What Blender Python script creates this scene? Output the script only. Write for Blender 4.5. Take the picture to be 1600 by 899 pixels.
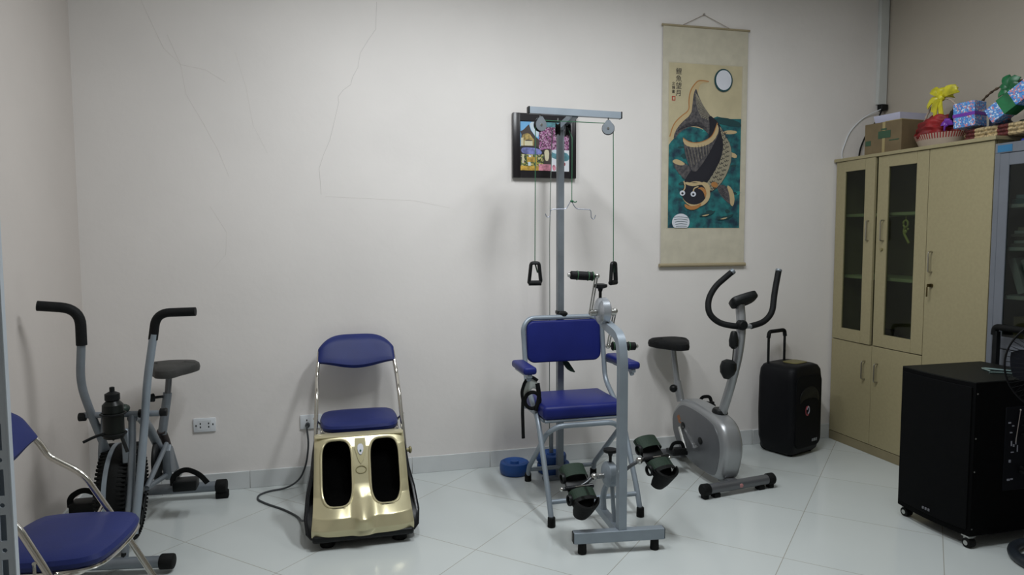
import bpy, bmesh, math, random
from mathutils import Vector, Matrix
random.seed(7)
PI = math.pi
C = bpy.context.scene
for o in list(bpy.data.objects): bpy.data.objects.remove(o)
COL = C.collection

# ---------------------------------------------------------------- camera
cam = bpy.data.cameras.new('camera'); cam.sensor_width = 36; cam.lens = 36*1110/1600
camo = bpy.data.objects.new('camera', cam); COL.objects.link(camo)
ya, pi_, ro = math.radians(14.6), math.radians(4.2), math.radians(.19)
fw = Vector((math.sin(ya)*math.cos(pi_), math.cos(ya)*math.cos(pi_), -math.sin(pi_)))
r0 = Vector((math.cos(ya), -math.sin(ya), 0)); d0 = fw.cross(r0)
rr = r0*math.cos(ro)+d0*math.sin(ro); dd = -r0*math.sin(ro)+d0*math.cos(ro)
m = Matrix((rr, -dd, -fw)).transposed().to_4x4(); m.translation = Vector((0, 0, 1.4))
camo.matrix_world = m; cam.clip_start = .05
C.camera = camo

# ---------------------------------------------------------------- world, light, exposure
C.view_settings.view_transform = 'Standard'; C.view_settings.look = 'None'
C.view_settings.gamma = 1; C.view_settings.use_curve_mapping = False
C.view_settings.exposure = 0.0
w = bpy.data.worlds.new('world'); C.world = w; w.use_nodes = True
w.node_tree.nodes['Background'].inputs[0].default_value = (.75, .85, 1, 1)
w.node_tree.nodes['Background'].inputs[1].default_value = .3
def lamp(name, loc, sx, sy, energy, col, rot=(0, 0, 0), spread=PI):
    l = bpy.data.lights.new(name, 'AREA'); l.shape = 'RECTANGLE'; l.size = sx; l.size_y = sy
    l.energy = energy; l.color = col; l.spread = spread
    o = bpy.data.objects.new(name, l); COL.objects.link(o); o.location = loc; o.rotation_euler = rot
lamp('ceiling_lamp', (.35, 2.72, 2.98), .16, .8, 21, (.93, .97, 1.0))
lamp('ceiling_lamp', (1.25, 2.35, 2.98), .16, .8, 35, (.93, .97, 1.0))
lamp('ceiling_lamp', (2.35, 2.55, 2.98), .16, .8, 9.5, (.93, .97, 1.0))

# ---------------------------------------------------------------- materials
def M(name, col, rough=.5, metal=0, var=0, vscale=8, bump=0, bscale=60, col2=None, spec=None, coat=0):
    m = bpy.data.materials.new(name); m.use_nodes = True; nt = m.node_tree; b = nt.nodes['Principled BSDF']
    b.inputs['Roughness'].default_value = rough; b.inputs['Metallic'].default_value = metal
    if spec is not None: b.inputs['Specular IOR Level'].default_value = spec
    if coat: b.inputs['Coat Weight'].default_value = coat
    c = (*col, 1)
    tc = nt.nodes.new('ShaderNodeTexCoord')
    n = nt.nodes.new('ShaderNodeTexNoise'); n.inputs['Scale'].default_value = vscale; n.inputs['Detail'].default_value = 4
    nt.links.new(tc.outputs['Object'], n.inputs['Vector'])
    r = nt.nodes.new('ShaderNodeValToRGB'); nt.links.new(n.outputs['Fac'], r.inputs['Fac'])
    v = var if var else .04
    c2 = col2 if col2 else tuple(min(1, x*(1+v)) for x in col)
    c1 = col if col2 else tuple(x*(1-v) for x in col)
    r.color_ramp.elements[0].position = .35; r.color_ramp.elements[1].position = .65
    r.color_ramp.elements[0].color = (*c1, 1); r.color_ramp.elements[1].color = (*c2, 1)
    nt.links.new(r.outputs['Color'], b.inputs['Base Color'])
    if bump:
        n2 = nt.nodes.new('ShaderNodeTexNoise'); n2.inputs['Scale'].default_value = bscale; n2.inputs['Detail'].default_value = 3
        nt.links.new(tc.outputs['Object'], n2.inputs['Vector'])
        bp = nt.nodes.new('ShaderNodeBump'); bp.inputs['Strength'].default_value = bump; bp.inputs['Distance'].default_value = .004
        nt.links.new(n2.outputs['Fac'], bp.inputs['Height']); nt.links.new(bp.outputs['Normal'], b.inputs['Normal'])
    return m
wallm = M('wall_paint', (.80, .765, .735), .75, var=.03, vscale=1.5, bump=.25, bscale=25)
wallr = M('wall_tone_right', (.50, .45, .38), .8, var=.03, vscale=1.5, bump=.25, bscale=25)  # right wall: darker and browner base colour than the back wall
walll = M('wall_tone_left', (.62, .57, .53), .8, var=.03, vscale=1.5, bump=.25, bscale=25)  # left wall: base colour slightly darker and warmer than the back wall
ceilm = M('ceiling_paint', (.8, .8, .78), .8)
basem = M('baseboard_tile', (.66, .68, .68), .25, var=.04, vscale=5)
groutm = M('grout', (.35, .33, .30), .9)
bluev = M('blue_vinyl', (.014, .024, .130), .45, spec=.28, var=.1, vscale=6, bump=.1, bscale=250)
blued = M('blue_vinyl_deep', (.012, .019, .150), .42, spec=.25, var=.08, vscale=6, bump=.1, bscale=200)
chrome = M('chrome', (.62, .60, .55), .16, 1)
greym = M('grey_enamel', (.27, .315, .36), .38, .25, var=.05, vscale=12)
greyd = M('grey_steel_worn', (.20, .225, .25), .42, .4, var=.1, vscale=10)
silv = M('silver_paint', (.34, .35, .36), .33, .55, var=.04)
silvd = M('silver_paint_dark', (.15, .155, .165), .35, .5, var=.06)
black = M('black_plastic', (.006, .007, .0075), .45, spec=.25, var=.2)
blackr = M('black_rubber', (.005, .0055, .0055), .7, spec=.2, var=.2, bump=.3, bscale=150)
blackf = M('black_foam', (.006, .0065, .007), .65, spec=.22, bump=.4, bscale=180)
blackg = M('black_gloss', (.006, .007, .009), .18)
speakm = M('speaker_carpet', (.0022, .0024, .0026), .8, spec=.07, bump=.4, bscale=300)
speakt = M('speaker_top', (.008, .009, .008), .6, spec=.2, bump=.4, bscale=200)
gold = M('champagne_gold', (.61, .555, .35), .30, .55, var=.03)
goldd = M('gold_trim', (.27, .24, .12), .4, .25)
whitep = M('white_plastic', (.74, .77, .80), .4)
socketd = M('socket_hole', (.02, .02, .02), .8)
wood = M('beige_laminate', (.335, .29, .165), .5, var=.035, vscale=60)
woodd = M('beige_laminate_edge', (.25, .21, .12), .55, var=.06)
inner = M('cabinet_interior', (.16, .15, .11), .7)
steel = M('cabinet_steel', (.17, .185, .215), .45, .2, var=.04)
greenrope = M('green_rope', (.02, .11, .05), .7)
greyrope = M('grey_cord', (.12, .15, .13), .7)
greenf = M('green_foam', (.02, .09, .035), .6)
greens = M('green_strap', (.008, .026, .013), .75, bump=.4, bscale=150)
bluedisc = M('blue_weight', (.012, .07, .27), .5, var=.15)
parch = M('scroll_silk', (.56, .52, .41), .85, var=.06, vscale=14)
parch2 = M('scroll_paper', (.52, .455, .29), .85, var=.07, vscale=9)
rackw = M('white_rack_paint', (.58, .64, .70), .35, var=.03)
rackd = M('rack_hole_dark', (.08, .09, .10), .7)
card = M('cardboard', (.17, .125, .065), .8, var=.1, vscale=10)
cgreen = M('carton_green_print', (.04, .09, .05), .8)
redc = M('red_cloth', (.26, .012, .014), .6, var=.45, vscale=9, bump=.5, bscale=40)
yellowr = M('yellow_ribbon', (.62, .56, .03), .35, var=.3, vscale=16)
greenr = M('green_ribbon', (.01, .13, .045), .35, var=.3, vscale=16)
purpler = M('purple_ribbon', (.16, .03, .36), .35)
wick = M('wicker_straw', (.42, .32, .17), .7, var=.5, vscale=70, bump=.8, bscale=90)
wickr = M('wicker_dark_red', (.10, .018, .016), .7, var=.5, vscale=70, bump=.8, bscale=90)
wickw = M('wicker_white', (.46, .38, .31), .6)
dbrown = M('dark_wicker', (.07, .045, .025), .75, var=.4, vscale=60)
def voro_mat(name, cols, scale):
    m = bpy.data.materials.new(name); m.use_nodes = True; nt = m.node_tree; b = nt.nodes['Principled BSDF']; b.inputs['Roughness'].default_value = .45
    tc = nt.nodes.new('ShaderNodeTexCoord'); v = nt.nodes.new('ShaderNodeTexVoronoi'); v.inputs['Scale'].default_value = scale
    nt.links.new(tc.outputs['Object'], v.inputs['Vector'])
    s = nt.nodes.new('ShaderNodeSeparateColor'); nt.links.new(v.outputs['Color'], s.inputs[0])
    r = nt.nodes.new('ShaderNodeValToRGB'); r.color_ramp.interpolation = 'CONSTANT'
    el = r.color_ramp.elements
    el[0].color = (*cols[0], 1); el[1].position = 1/len(cols); el[1].color = (*cols[1], 1)
    for i in range(2, len(cols)): e = el.new(i/len(cols)); e.color = (*cols[i], 1)
    nt.links.new(s.outputs[0], r.inputs['Fac']); nt.links.new(r.outputs['Color'], b.inputs['Base Color'])
    return m
giftm = voro_mat('gift_wrap', [(.06, .20, .55), (.10, .32, .70), (.55, .65, .80), (.06, .20, .55), (.12, .30, .62), (.60, .22, .25)], 150)
sea = M('ink_sea', (.012, .035, .06), .85, vscale=16, col2=(.02, .20, .20))
flowerm = voro_mat('blossom_print', [(.17, .04, .12), (.36, .13, .29), (.08, .03, .06), (.46, .28, .40)], 130)
garden = voro_mat('garden_print', [(.05, .09, .02), (.35, .30, .06), (.10, .16, .05), (.50, .45, .25), (.03, .03, .02)], 120)
def glass(name, col, fac):
    m = bpy.data.materials.new(name); m.use_nodes = True; nt = m.node_tree; nt.nodes.clear()
    out = nt.nodes.new('ShaderNodeOutputMaterial'); t = nt.nodes.new('ShaderNodeBsdfTransparent'); t.inputs[0].default_value = (*col, 1)
    g = nt.nodes.new('ShaderNodeBsdfGlossy'); g.inputs['Roughness'].default_value = .04
    mx = nt.nodes.new('ShaderNodeMixShader'); mx.inputs[0].default_value = fac
    nt.links.new(t.outputs[0], mx.inputs[1]); nt.links.new(g.outputs[0], mx.inputs[2]); nt.links.new(mx.outputs[0], out.inputs[0]); return m
cglass = glass('cabinet_glass', (.55, .59, .54), .03)
def floor_mat():
    m = bpy.data.materials.new('floor_tiles'); m.use_nodes = True; nt = m.node_tree; b = nt.nodes['Principled BSDF']
    N = nt.nodes.new; L = nt.links.new
    def math_(op, a, bb=None, c=None):
        n = N('ShaderNodeMath'); n.operation = op
        for i, v in enumerate((a, bb, c)):
            if v is None: continue
            if isinstance(v, (int, float)): n.inputs[i].default_value = v
            else: L(v, n.inputs[i])
        return n.outputs[0]
    g = N('ShaderNodeNewGeometry'); s = N('ShaderNodeSeparateXYZ'); L(g.outputs['Position'], s.inputs[0])
    x, y = s.outputs[0], s.outputs[1]
    q = 2**-.5
    ms = []
    ids = []
    for sgn, off in ((-1, -.50), (1, 1.97)):
        c = math_('MULTIPLY', math_('ADD', x, math_('MULTIPLY', y, sgn)), q)
        t = math_('DIVIDE', math_('SUBTRACT', c, off), .6)
        f = math_('FRACT', math_('ADD', t, .5)); dst = math_('ABSOLUTE', math_('SUBTRACT', f, .5))
        ms.append(math_('LESS_THAN', dst, .0028)); ids.append(math_('FLOOR', t))
    line = math_('MAXIMUM', ms[0], ms[1])
    cmb = N('ShaderNodeCombineXYZ'); L(ids[0], cmb.inputs[0]); L(ids[1], cmb.inputs[1])
    wn = N('ShaderNodeTexWhiteNoise'); L(cmb.outputs[0], wn.inputs['Vector'])
    nz = N('ShaderNodeTexNoise'); nz.inputs['Scale'].default_value = 3; nz.inputs['Detail'].default_value = 6; L(g.outputs['Position'], nz.inputs['Vector'])
    f1 = math_('ADD', math_('MULTIPLY', wn.outputs['Value'], .35), math_('MULTIPLY', nz.outputs['Fac'], .65))
    r = N('ShaderNodeValToRGB'); L(f1, r.inputs[0]); r.color_ramp.elements[0].color = (.54, .58, .57, 1); r.color_ramp.elements[1].color = (.60, .635, .625, 1)
    mx = N('ShaderNodeMix'); mx.data_type = 'RGBA'; L(line, mx.inputs[0]); L(r.outputs[0], mx.inputs[6]); mx.inputs[7].default_value = (.36, .35, .31, 1)
    L(mx.outputs[2], b.inputs['Base Color'])
    b.inputs['Roughness'].default_value = .16; b.inputs['Specular IOR Level'].default_value = .4
    bp = N('ShaderNodeBump'); bp.inputs['Strength'].default_value = .3; bp.inputs['Distance'].default_value = .001; bp.invert = True
    L(line, bp.inputs['Height']); L(bp.outputs[0], b.inputs['Normal'])
    return m
floorm = floor_mat()

# ---------------------------------------------------------------- helpers
def root_loc(o):
    while o.parent: o = o.parent
    return o.location.copy()
def obj(name, bm, mat, parent=None, smooth=True, mats=None, origin=None, label=None):
    me = bpy.data.meshes.new(name)
    off = root_loc(parent) if parent else (Vector(origin) if origin else Vector())
    bmesh.ops.translate(bm, verts=bm.verts, vec=-off)
    bmesh.ops.recalc_face_normals(bm, faces=bm.faces)
    bm.to_mesh(me); bm.free()
    for mm in (mats or [mat]): me.materials.append(mm)
    if smooth:
        for p in me.polygons: p.use_smooth = True
        try: me.set_sharp_from_angle(angle=math.radians(38))
        except Exception: pass
    o = bpy.data.objects.new(name, me); COL.objects.link(o)
    if parent: o.parent = parent
    else: o.location = off
    if label: o['label'] = label
    return o
def thing(name, label, cat, loc, group=None):
    o = bpy.data.objects.new(name, None); COL.objects.link(o); o.location = loc; o.empty_display_size = .1
    o['label'] = label; o['category'] = cat
    if group: o['group'] = group
    return o
def tag(o, label, cat, group=None):
    o['label'] = label; o['category'] = cat
    if group: o['group'] = group
    return o
def struct(name, bm, mat, **k):
    o = obj(name, bm, mat, **k)
    if not o.parent: o['kind'] = 'structure'
    return o
NB = bmesh.new
def merge(bm, tmp, mi=0):
    vm = {}
    for v in tmp.verts: vm[v] = bm.verts.new(v.co)
    for f in tmp.faces:
        try: nf = bm.faces.new([vm[v] for v in f.verts]); nf.material_index = mi
        except ValueError: pass
    tmp.free()
def box(bm, x0, x1, y0, y1, z0, z1, bev=0, seg=2, T=None, mi=0):
    t = NB(); bmesh.ops.create_cube(t, size=1)
    bmesh.ops.scale(t, vec=(x1-x0, y1-y0, z1-z0), verts=t.verts)
    bmesh.ops.translate(t, vec=((x0+x1)/2, (y0+y1)/2, (z0+z1)/2), verts=t.verts)
    if bev: bmesh.ops.bevel(t, geom=t.edges[:], offset=bev, segments=seg, profile=.5, affect='EDGES')
    if T: bmesh.ops.transform(t, matrix=T, verts=t.verts)
    merge(bm, t, mi); return bm
def fillet(pts, r, n=5):
    pts = [Vector(p) for p in pts]
    if r <= 0 or len(pts) < 3: return pts
    out = [pts[0]]
    for i in range(1, len(pts)-1):
        a, b, c = pts[i-1], pts[i], pts[i+1]
        d1 = (a-b); d2 = (c-b); k = min(r, d1.length*.48, d2.length*.48)
        p, q = b+d1.normalized()*k, b+d2.normalized()*k
        for j in range(n+1):
            t = j/n; out.append(p*(1-t)**2+b*2*t*(1-t)+q*t*t)
    out.append(pts[-1]); return out
def tube(bm, pts, r, fr=.04, seg=12, cap=True, square=False, closed=False, radii=None, T=None, n=5, up=None, mi=0, aspect=1):
    P = fillet(pts, fr, n) if not closed else [Vector(p) for p in pts]
    if T: P = [T @ p for p in P]
    rings = []; u = None
    N_ = len(P)
    for i, p in enumerate(P):
        if closed: t = (P[(i+1) % N_]-P[i-1]).normalized()
        else: t = (P[min(i+1, N_-1)]-P[max(i-1, 0)]).normalized()
        if u is None:
            ref = Vector(up) if up else (Vector((0, 0, 1)) if abs(t.z) < .9 else Vector((0, 1, 0)))
            u = (ref-t*ref.dot(t)).normalized()
        else: u = (u-t*u.dot(t)).normalized()
        v = t.cross(u)
        rad = radii[i] if radii else r
        ring = []
        if square:
            for a, b in ((1, 1), (-1, 1), (-1, -1), (1, -1)): ring.append(bm.verts.new(p+u*a*rad+v*b*rad*aspect))
        else:
            for k in range(seg):
                a = 2*PI*k/seg; ring.append(bm.verts.new(p+u*math.cos(a)*rad+v*math.sin(a)*rad*aspect))
        rings.append(ring)
    S = len(rings[0])
    for i in range(N_ if closed else N_-1):
        A, B = rings[i], rings[(i+1) % N_]
        for k in range(S):
            f = bm.faces.new((A[k], A[(k+1) % S], B[(k+1) % S], B[k])); f.material_index = mi
    if cap and not closed:
        f = bm.faces.new(rings[0][::-1]); f.material_index = mi
        f = bm.faces.new(rings[-1]); f.material_index = mi
    return bm
def cyl(bm, p0, p1, r, r1=None, seg=20, bev=0, mi=0):
    p0, p1 = Vector(p0), Vector(p1); r1 = r if r1 is None else r1
    if bev:
        d = (p1-p0).normalized()*bev
        return tube(bm, [p0, p0+d*.3, p0+d, p1-d, p1-d*.3, p1], r, 0, seg, radii=[r-bev, r-bev*.3, r, r1, r1-bev*.3, r1-bev], mi=mi)
    return tube(bm, [p0, p1], r, 0, seg, radii=[r, r1], mi=mi)
def lathe(bm, c, prof, axis=(0, 0, 1), seg=28, mi=0):
    # prof: list of (radius, height along axis); closed top and bottom
    c = Vector(c); ax = Vector(axis).normalized()
    P = [c+ax*h for _, h in prof]; u = Vector((1, 0, 0)) if abs(ax.x) < .9 else Vector((0, 1, 0))
    u = (u-ax*u.dot(ax)).normalized(); v = ax.cross(u); rings = []
    for (r, h), p in zip(prof, P):
        rings.append([bm.verts.new(p+(u*math.cos(2*PI*k/seg)+v*math.sin(2*PI*k/seg))*max(r, .0004)) for k in range(seg)])
    for A, B in zip(rings, rings[1:]):
        for k in range(seg):
            f = bm.faces.new((A[k], A[(k+1) % seg], B[(k+1) % seg], B[k])); f.material_index = mi
    for R_ in (rings[0][::-1], rings[-1]):
        f = bm.faces.new(R_); f.material_index = mi
    return bm
def ring(bm, c, R_, r, axis=(0, 0, 1), seg=48, ts=10, a0=0, a1=2*PI, mi=0):
    c = Vector(c); ax = Vector(axis).normalized(); u = Vector((1, 0, 0)) if abs(ax.x) < .9 else Vector((0, 1, 0))
    u = (u-ax*u.dot(ax)).normalized(); v = ax.cross(u); full = abs(a1-a0-2*PI) < 1e-4
    n = seg if full else seg+1
    pts = [c+(u*math.cos(a0+(a1-a0)*k/seg)+v*math.sin(a0+(a1-a0)*k/seg))*R_ for k in range(n)]
    return tube(bm, pts, r, 0, ts, closed=full, mi=mi)
def prism(bm, outline, h0, h1, fn, bev=0, seg=2, mi=0):
    # outline: 2-D points; fn(u, v, h) -> 3-D
    t = NB(); a = [t.verts.new(fn(u, v, h0)) for u, v in outline]; b = [t.verts.new(fn(u, v, h1)) for u, v in outline]
    fa = t.faces.new(a[::-1]); fb = t.faces.new(b); n = len(outline)
    for k in range(n): t.faces.new((a[k], a[(k+1) % n], b[(k+1) % n], b[k]))
    bmesh.ops.recalc_face_normals(t, faces=t.faces)
    if bev: bmesh.ops.bevel(t, geom=list(set(fa.edges[:]+fb.edges[:])), offset=bev, segments=seg, profile=.5, affect='EDGES')
    merge(bm, t, mi); return bm
def smooth2(pts, it=2):
    for _ in range(it):
        q = []
        for i in range(len(pts)):
            a, b = pts[i], pts[(i+1) % len(pts)]
            q += [(a[0]*.75+b[0]*.25, a[1]*.75+b[1]*.25), (a[0]*.25+b[0]*.75, a[1]*.25+b[1]*.75)]
        pts = q
    return pts
def rrect(x0, x1, y0, y1, r, n=5):
    out = []
    for cx, cy, a in ((x1-r, y1-r, 0), (x0+r, y1-r, 90), (x0+r, y0+r, 180), (x1-r, y0+r, 270)):
        for k in range(n+1):
            t = math.radians(a+90*k/n); out.append((cx+r*math.cos(t), cy+r*math.sin(t)))
    return out
def ball(bm, c, r, s=(1, 1, 1), seg=16, T=None, mi=0):
    t = NB(); bmesh.ops.create_uvsphere(t, u_segments=seg, v_segments=seg//2+2, radius=r)
    bmesh.ops.scale(t, vec=s, verts=t.verts)
    if T: bmesh.ops.transform(t, matrix=T, verts=t.verts)
    bmesh.ops.translate(t, vec=c, verts=t.verts); merge(bm, t, mi); return bm
def text_mesh(s, size, depth=.0003, font=None):
    cu = bpy.data.curves.new('t', 'FONT'); cu.body = s; cu.size = size; cu.extrude = depth; cu.align_x = 'CENTER'; cu.align_y = 'CENTER'
    o = bpy.data.objects.new('t', cu); COL.objects.link(o); dg = bpy.context.evaluated_depsgraph_get(); dg.update()
    me = bpy.data.meshes.new_from_object(o.evaluated_get(dg)); bm = NB(); bm.from_mesh(me)
    bpy.data.objects.remove(o); bpy.data.curves.remove(cu); bpy.data.meshes.remove(me); return bm
BACK, LEFT, RIGHT, FRONT, H = 4.12, -1.235, 3.70, -2.2, 3.05

# ---------------------------------------------------------------- room
struct('floor', box(NB(), LEFT-.1, RIGHT+.1, FRONT-.1, BACK+.1, -.1, 0), floorm, smooth=False)
struct('ceiling', box(NB(), LEFT-.1, RIGHT+.1, FRONT-.1, BACK+.1, H, H+.1), ceilm, smooth=False)
wb = struct('wall_back', box(NB(), LEFT-.1, RIGHT+.1, BACK, BACK+.1, 0, H), wallm, smooth=False)
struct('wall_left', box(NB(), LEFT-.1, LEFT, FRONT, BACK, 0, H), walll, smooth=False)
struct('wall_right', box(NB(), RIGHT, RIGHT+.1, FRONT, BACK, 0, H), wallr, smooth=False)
struct('wall_front', box(NB(), LEFT-.1, RIGHT+.1, FRONT-.1, FRONT, 0, H), wallm, smooth=False)
bm = NB(); x = LEFT; js = [-.89, -.44, .01, .46, .93, 1.38, 1.83, 2.28, 2.73, 3.18, 3.70]
for j in js: box(bm, x+.001, j-.001, BACK-.012, BACK, 0, .098, .0015, 1, mi=0); x = j
box(bm, LEFT, RIGHT, BACK-.009, BACK, 0, .096, mi=1)
struct('baseboard_back', bm, basem, mats=[basem, groutm])
bm = NB(); y = BACK-.012
for k in range(12): box(bm, LEFT, LEFT+.012, y-.449, y-.001, 0, .098, .0015, 1); y -= .45
box(bm, LEFT, LEFT+.009, y, BACK, 0, .096, mi=1)
struct('baseboard_left', bm, basem, mats=[basem, groutm])
# plaster cracks: thin shallow lines in the paint of the back wall
crackm = M('crack_line', (.60, .57, .55), .9); crackm2 = M('crack_faint', (.66, .62, .59), .9)
def crack(pts, wd, mat):
    b = NB(); tube(b, [(p[0], BACK-.0002, p[1]) for p in pts], wd, 0, 6); obj('crack', b, mat, wb)
cp = [(.30, 2.70), (.292, 2.55), (.25, 2.49), (.205, 2.415), (.19, 2.335), (.16, 2.28), (.15, 2.24), (.11, 2.21), (.08, 2.17), (.083, 2.14), (.06, 2.045), (.03, 1.93), (-.005, 1.85), (-.03, 1.775), (-.022, 1.63)]
crack(cp, .0010, crackm)
crack([(-.78, 2.45), (-.72, 2.30), (-.70, 2.15), (-.62, 2.0), (-.55, 1.86), (-.50, 1.72)], .0006, crackm2)
crack([(-.90, 2.62), (-.80, 2.38), (-.72, 2.30), (-.60, 2.28), (-.50, 2.22)], .0006, crackm2)
crack([(-.45, 2.38), (-.40, 2.2), (-.37, 2.0), (-.30, 1.85)], .0005, crackm2)
crack([(.0, 1.62), (.25, 1.61), (.50, 1.60), (.7, 1.56)], .0005, crackm2)
crack([(-.60, 1.56), (-.52, 1.42), (-.53, 1.30), (-.60, 1.22)], .0005, crackm2)
# plastic conduit in the right corner
bm = box(NB(), RIGHT-.075, RIGHT-.008, BACK-.03, BACK, 2.275, H, .003, 1)
struct('trim_1', bm, M('conduit_pvc', (.62, .64, .62), .5))
tag(obj('junction_box', box(NB(), RIGHT-.06, RIGHT-.008, BACK-.045, BACK-.002, 2.235, 2.274, .003, 1), black, origin=(RIGHT-.03, BACK-.02, 2.235)), 'small black box at the bottom end of the white corner conduit', 'junction box')

# ---------------------------------------------------------------- beige cabinet (left module, middle module, tall right door)
FX = 3.32
cab = thing('storage_cabinet', 'long beige wooden cupboard with two glass doors against the right wall', 'cabinet', (3.5, 3.52, 0))
Y0, Y1, HT = 2.935, 4.105, 1.90
bm = NB()
box(bm, FX+.02, RIGHT-.005, Y0, Y0+.018, .0, HT-.02); box(bm, FX+.02, RIGHT-.005, Y1-.018, Y1, 0, HT-.02)
box(bm, FX+.02, RIGHT-.005, 3.335, 3.353, .06, HT-.02)
box(bm, RIGHT-.015, RIGHT-.004, Y0+.018, Y1-.018, .06, HT-.02)
box(bm, FX+.02, RIGHT-.015, Y0+.018, Y1-.018, .06, .08); box(bm, FX+.02, RIGHT-.015, 3.353, Y1-.018, .675, .695)
box(bm, FX+.03, FX+.045, Y0+.018, Y1-.018, 0, .06)
obj('body', bm, wood, cab, False)
obj('top_panel', box(NB(), FX-.012, RIGHT-.004, Y0-.012, Y1+.01, HT-.02, HT, .002, 1), wood, cab, False)
obj('plinth', box(NB(), FX+.002, FX+.02, Y0, Y1, .0, .058, .001, 1), woodd, cab, False)
for z in (1.11, 1.515): obj('shelf', box(NB(), FX+.05, RIGHT-.016, 3.354, Y1-.02, z, z+.018), M('shelf_board', (.78, .86, .48), .5), cab, False)
def handle(parent, yc, z0, z1, x=FX-.002):
    b = NB(); tube(b, [(x, yc, z0), (x-.026, yc, z0), (x-.026, yc, z1), (x, yc, z1)], .0045, .012, 8, square=False); return obj('handle', b, M('handle_nickel', (.42, .40, .33), .3, .9), parent)
def glass_door(y0, y1, z0, z1, hy, ang=0, hinge=None):
    st, tp, bt = .085, .068, .078
    T = Matrix.Translation((FX, hinge, 0)) @ Matrix.Rotation(ang, 4, 'Z') @ Matrix.Translation((-FX, -hinge, 0)) if hinge else None
    b = NB()
    box(b, FX, FX+.018, y0, y0+st, z0, z1, .0015, 1, T); box(b, FX, FX+.018, y1-st, y1, z0, z1, .0015, 1, T)
    box(b, FX, FX+.018, y0+st, y1-st, z1-tp, z1, 0, 1, T); box(b, FX, FX+.018, y0+st, y1-st, z0, z0+bt, 0, 1, T)
    d = obj('door', b, wood, cab, False)
    b = box(NB(), FX+.008, FX+.012, y0+st-.004, y1-st+.004, z0+bt-.004, z1-tp+.004, 0, 1, T); obj('glass_pane', b, cglass, d, False)
    h = handle(d, hy, 1.36, 1.485)
    return d
glass_door(3.745, 4.10, .700, 1.878, 3.785, math.radians(-1.5), 4.10)
d2 = glass_door(3.345, 3.728, .700, 1.878, 3.665)
obj('lock', cyl(NB(), (FX, 3.675, 1.306), (FX-.012, 3.675, 1.306), .009), goldd, d2)
for y0, y1, hy in ((3.735, 4.10, 3.785), (3.345, 3.731, 3.677)):
    d = obj('door', box(NB(), FX, FX+.018, y0, y1, .062, .694, .0015, 1), wood, cab, False); handle(d, hy, .475, .590)
d = obj('door', box(NB(), FX, FX+.018, Y0+.002, 3.341, .062, 1.878, .0015, 1), wood, cab, False, label='tall plain door'); handle(d, 3.296, 1.185, 1.30)
b = cyl(NB(), (FX, 3.292, 1.108), (FX-.012, 3.292, 1.108), .011); box(b, FX-.034, FX-.012, 3.290, 3.294, 1.100, 1.118, .001, 1); box(b, FX-.036, FX-.030, 3.288, 3.296, 1.045, 1.10, .001, 1)
obj('lock', b, M('lock_bronze', (.10, .075, .03), .4, .8), d)
# things behind the glass
ornm = M('ornament_lime', (.80, .82, .25), .5)
bm = NB(); ox = 3.352; pts = [(ox, 3.530+.018*math.cos(a), 1.462+.020*math.sin(a)) for a in [i*.5 for i in range(13)]]
tube(bm, pts, .006, 0, 8); tube(bm, [(ox, 3.535, 1.442), (ox, 3.545, 1.41), (ox, 3.520, 1.375), (ox, 3.500, 1.345)], .007, .02, 8); ball(bm, (ox, 3.53, 1.415), .012, (.5, 1, 1)); ball(bm, (ox, 3.512, 1.43), .008, (.5, 1, 1))
tube(bm, [(ox, 3.53, 1.482), (ox, 3.53, 1.512), (3.367, 3.53, 1.512)], .0015, 0, 6)
tag(obj('hanging_ornament', bm, ornm, origin=(3.352, 3.53, 1.345)), 'curly lime green ornament hanging behind the right glass door of the beige cupboard', 'ornament')
bm = box(NB(), 3.44, 3.60, 3.47, 3.70, .6955, .74, .004, 1); box(bm, 3.438, 3.442, 3.50, 3.67, .705, .73, mi=1)
tag(obj('storage_box', bm, None, mats=[M('box_bluewhite', (.35, .45, .52), .5), whitep], origin=(3.52, 3.58, .6955)), 'flat blue white box lying behind the right glass door on the bottom shelf', 'box')
bm = NB(); lathe(bm, (3.52, 3.60, .7405), [(.022, 0), (.028, .005), (.028, .05), (.012, .065), (.010, .075), (.015, .08), (.015, .10), (.008, .104)])
tag(obj('small_bottle', bm, M('pale_plastic', (.45, .48, .45), .4), origin=(3.52, 3.60, .7405)), 'small pale bottle standing on the flat box behind the right glass door', 'bottle')
bm = NB(); tube(bm, [(3.55, 3.48, 1.135), (3.54, 3.46, 1.32), (3.54, 3.47, 1.42)], .02, .05, 10, radii=None)
for k in range(7): ball(bm, (3.53+.02*math.cos(k*2), 3.46+.03*math.sin(k*2.3), 1.22+.04*k), .022, (1, 1, .8), 8)
tag(obj('artificial_plant', bm, M('dark_green_leaf', (.03, .07, .02), .6), origin=(3.55, 3.48, 1.128)), 'dark green bushy ornament on middle shelf behind the right glass door', 'plant')
bm = box(NB(), 3.46, 3.62, 3.83, 4.00, .6955, .77, .003, 1)
tag(obj('document_box', bm, M('dim_carton', (.16, .12, .09), .8), origin=(3.54, 3.91, .6955)), 'brown box on the bottom shelf behind the left glass door', 'box')

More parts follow.
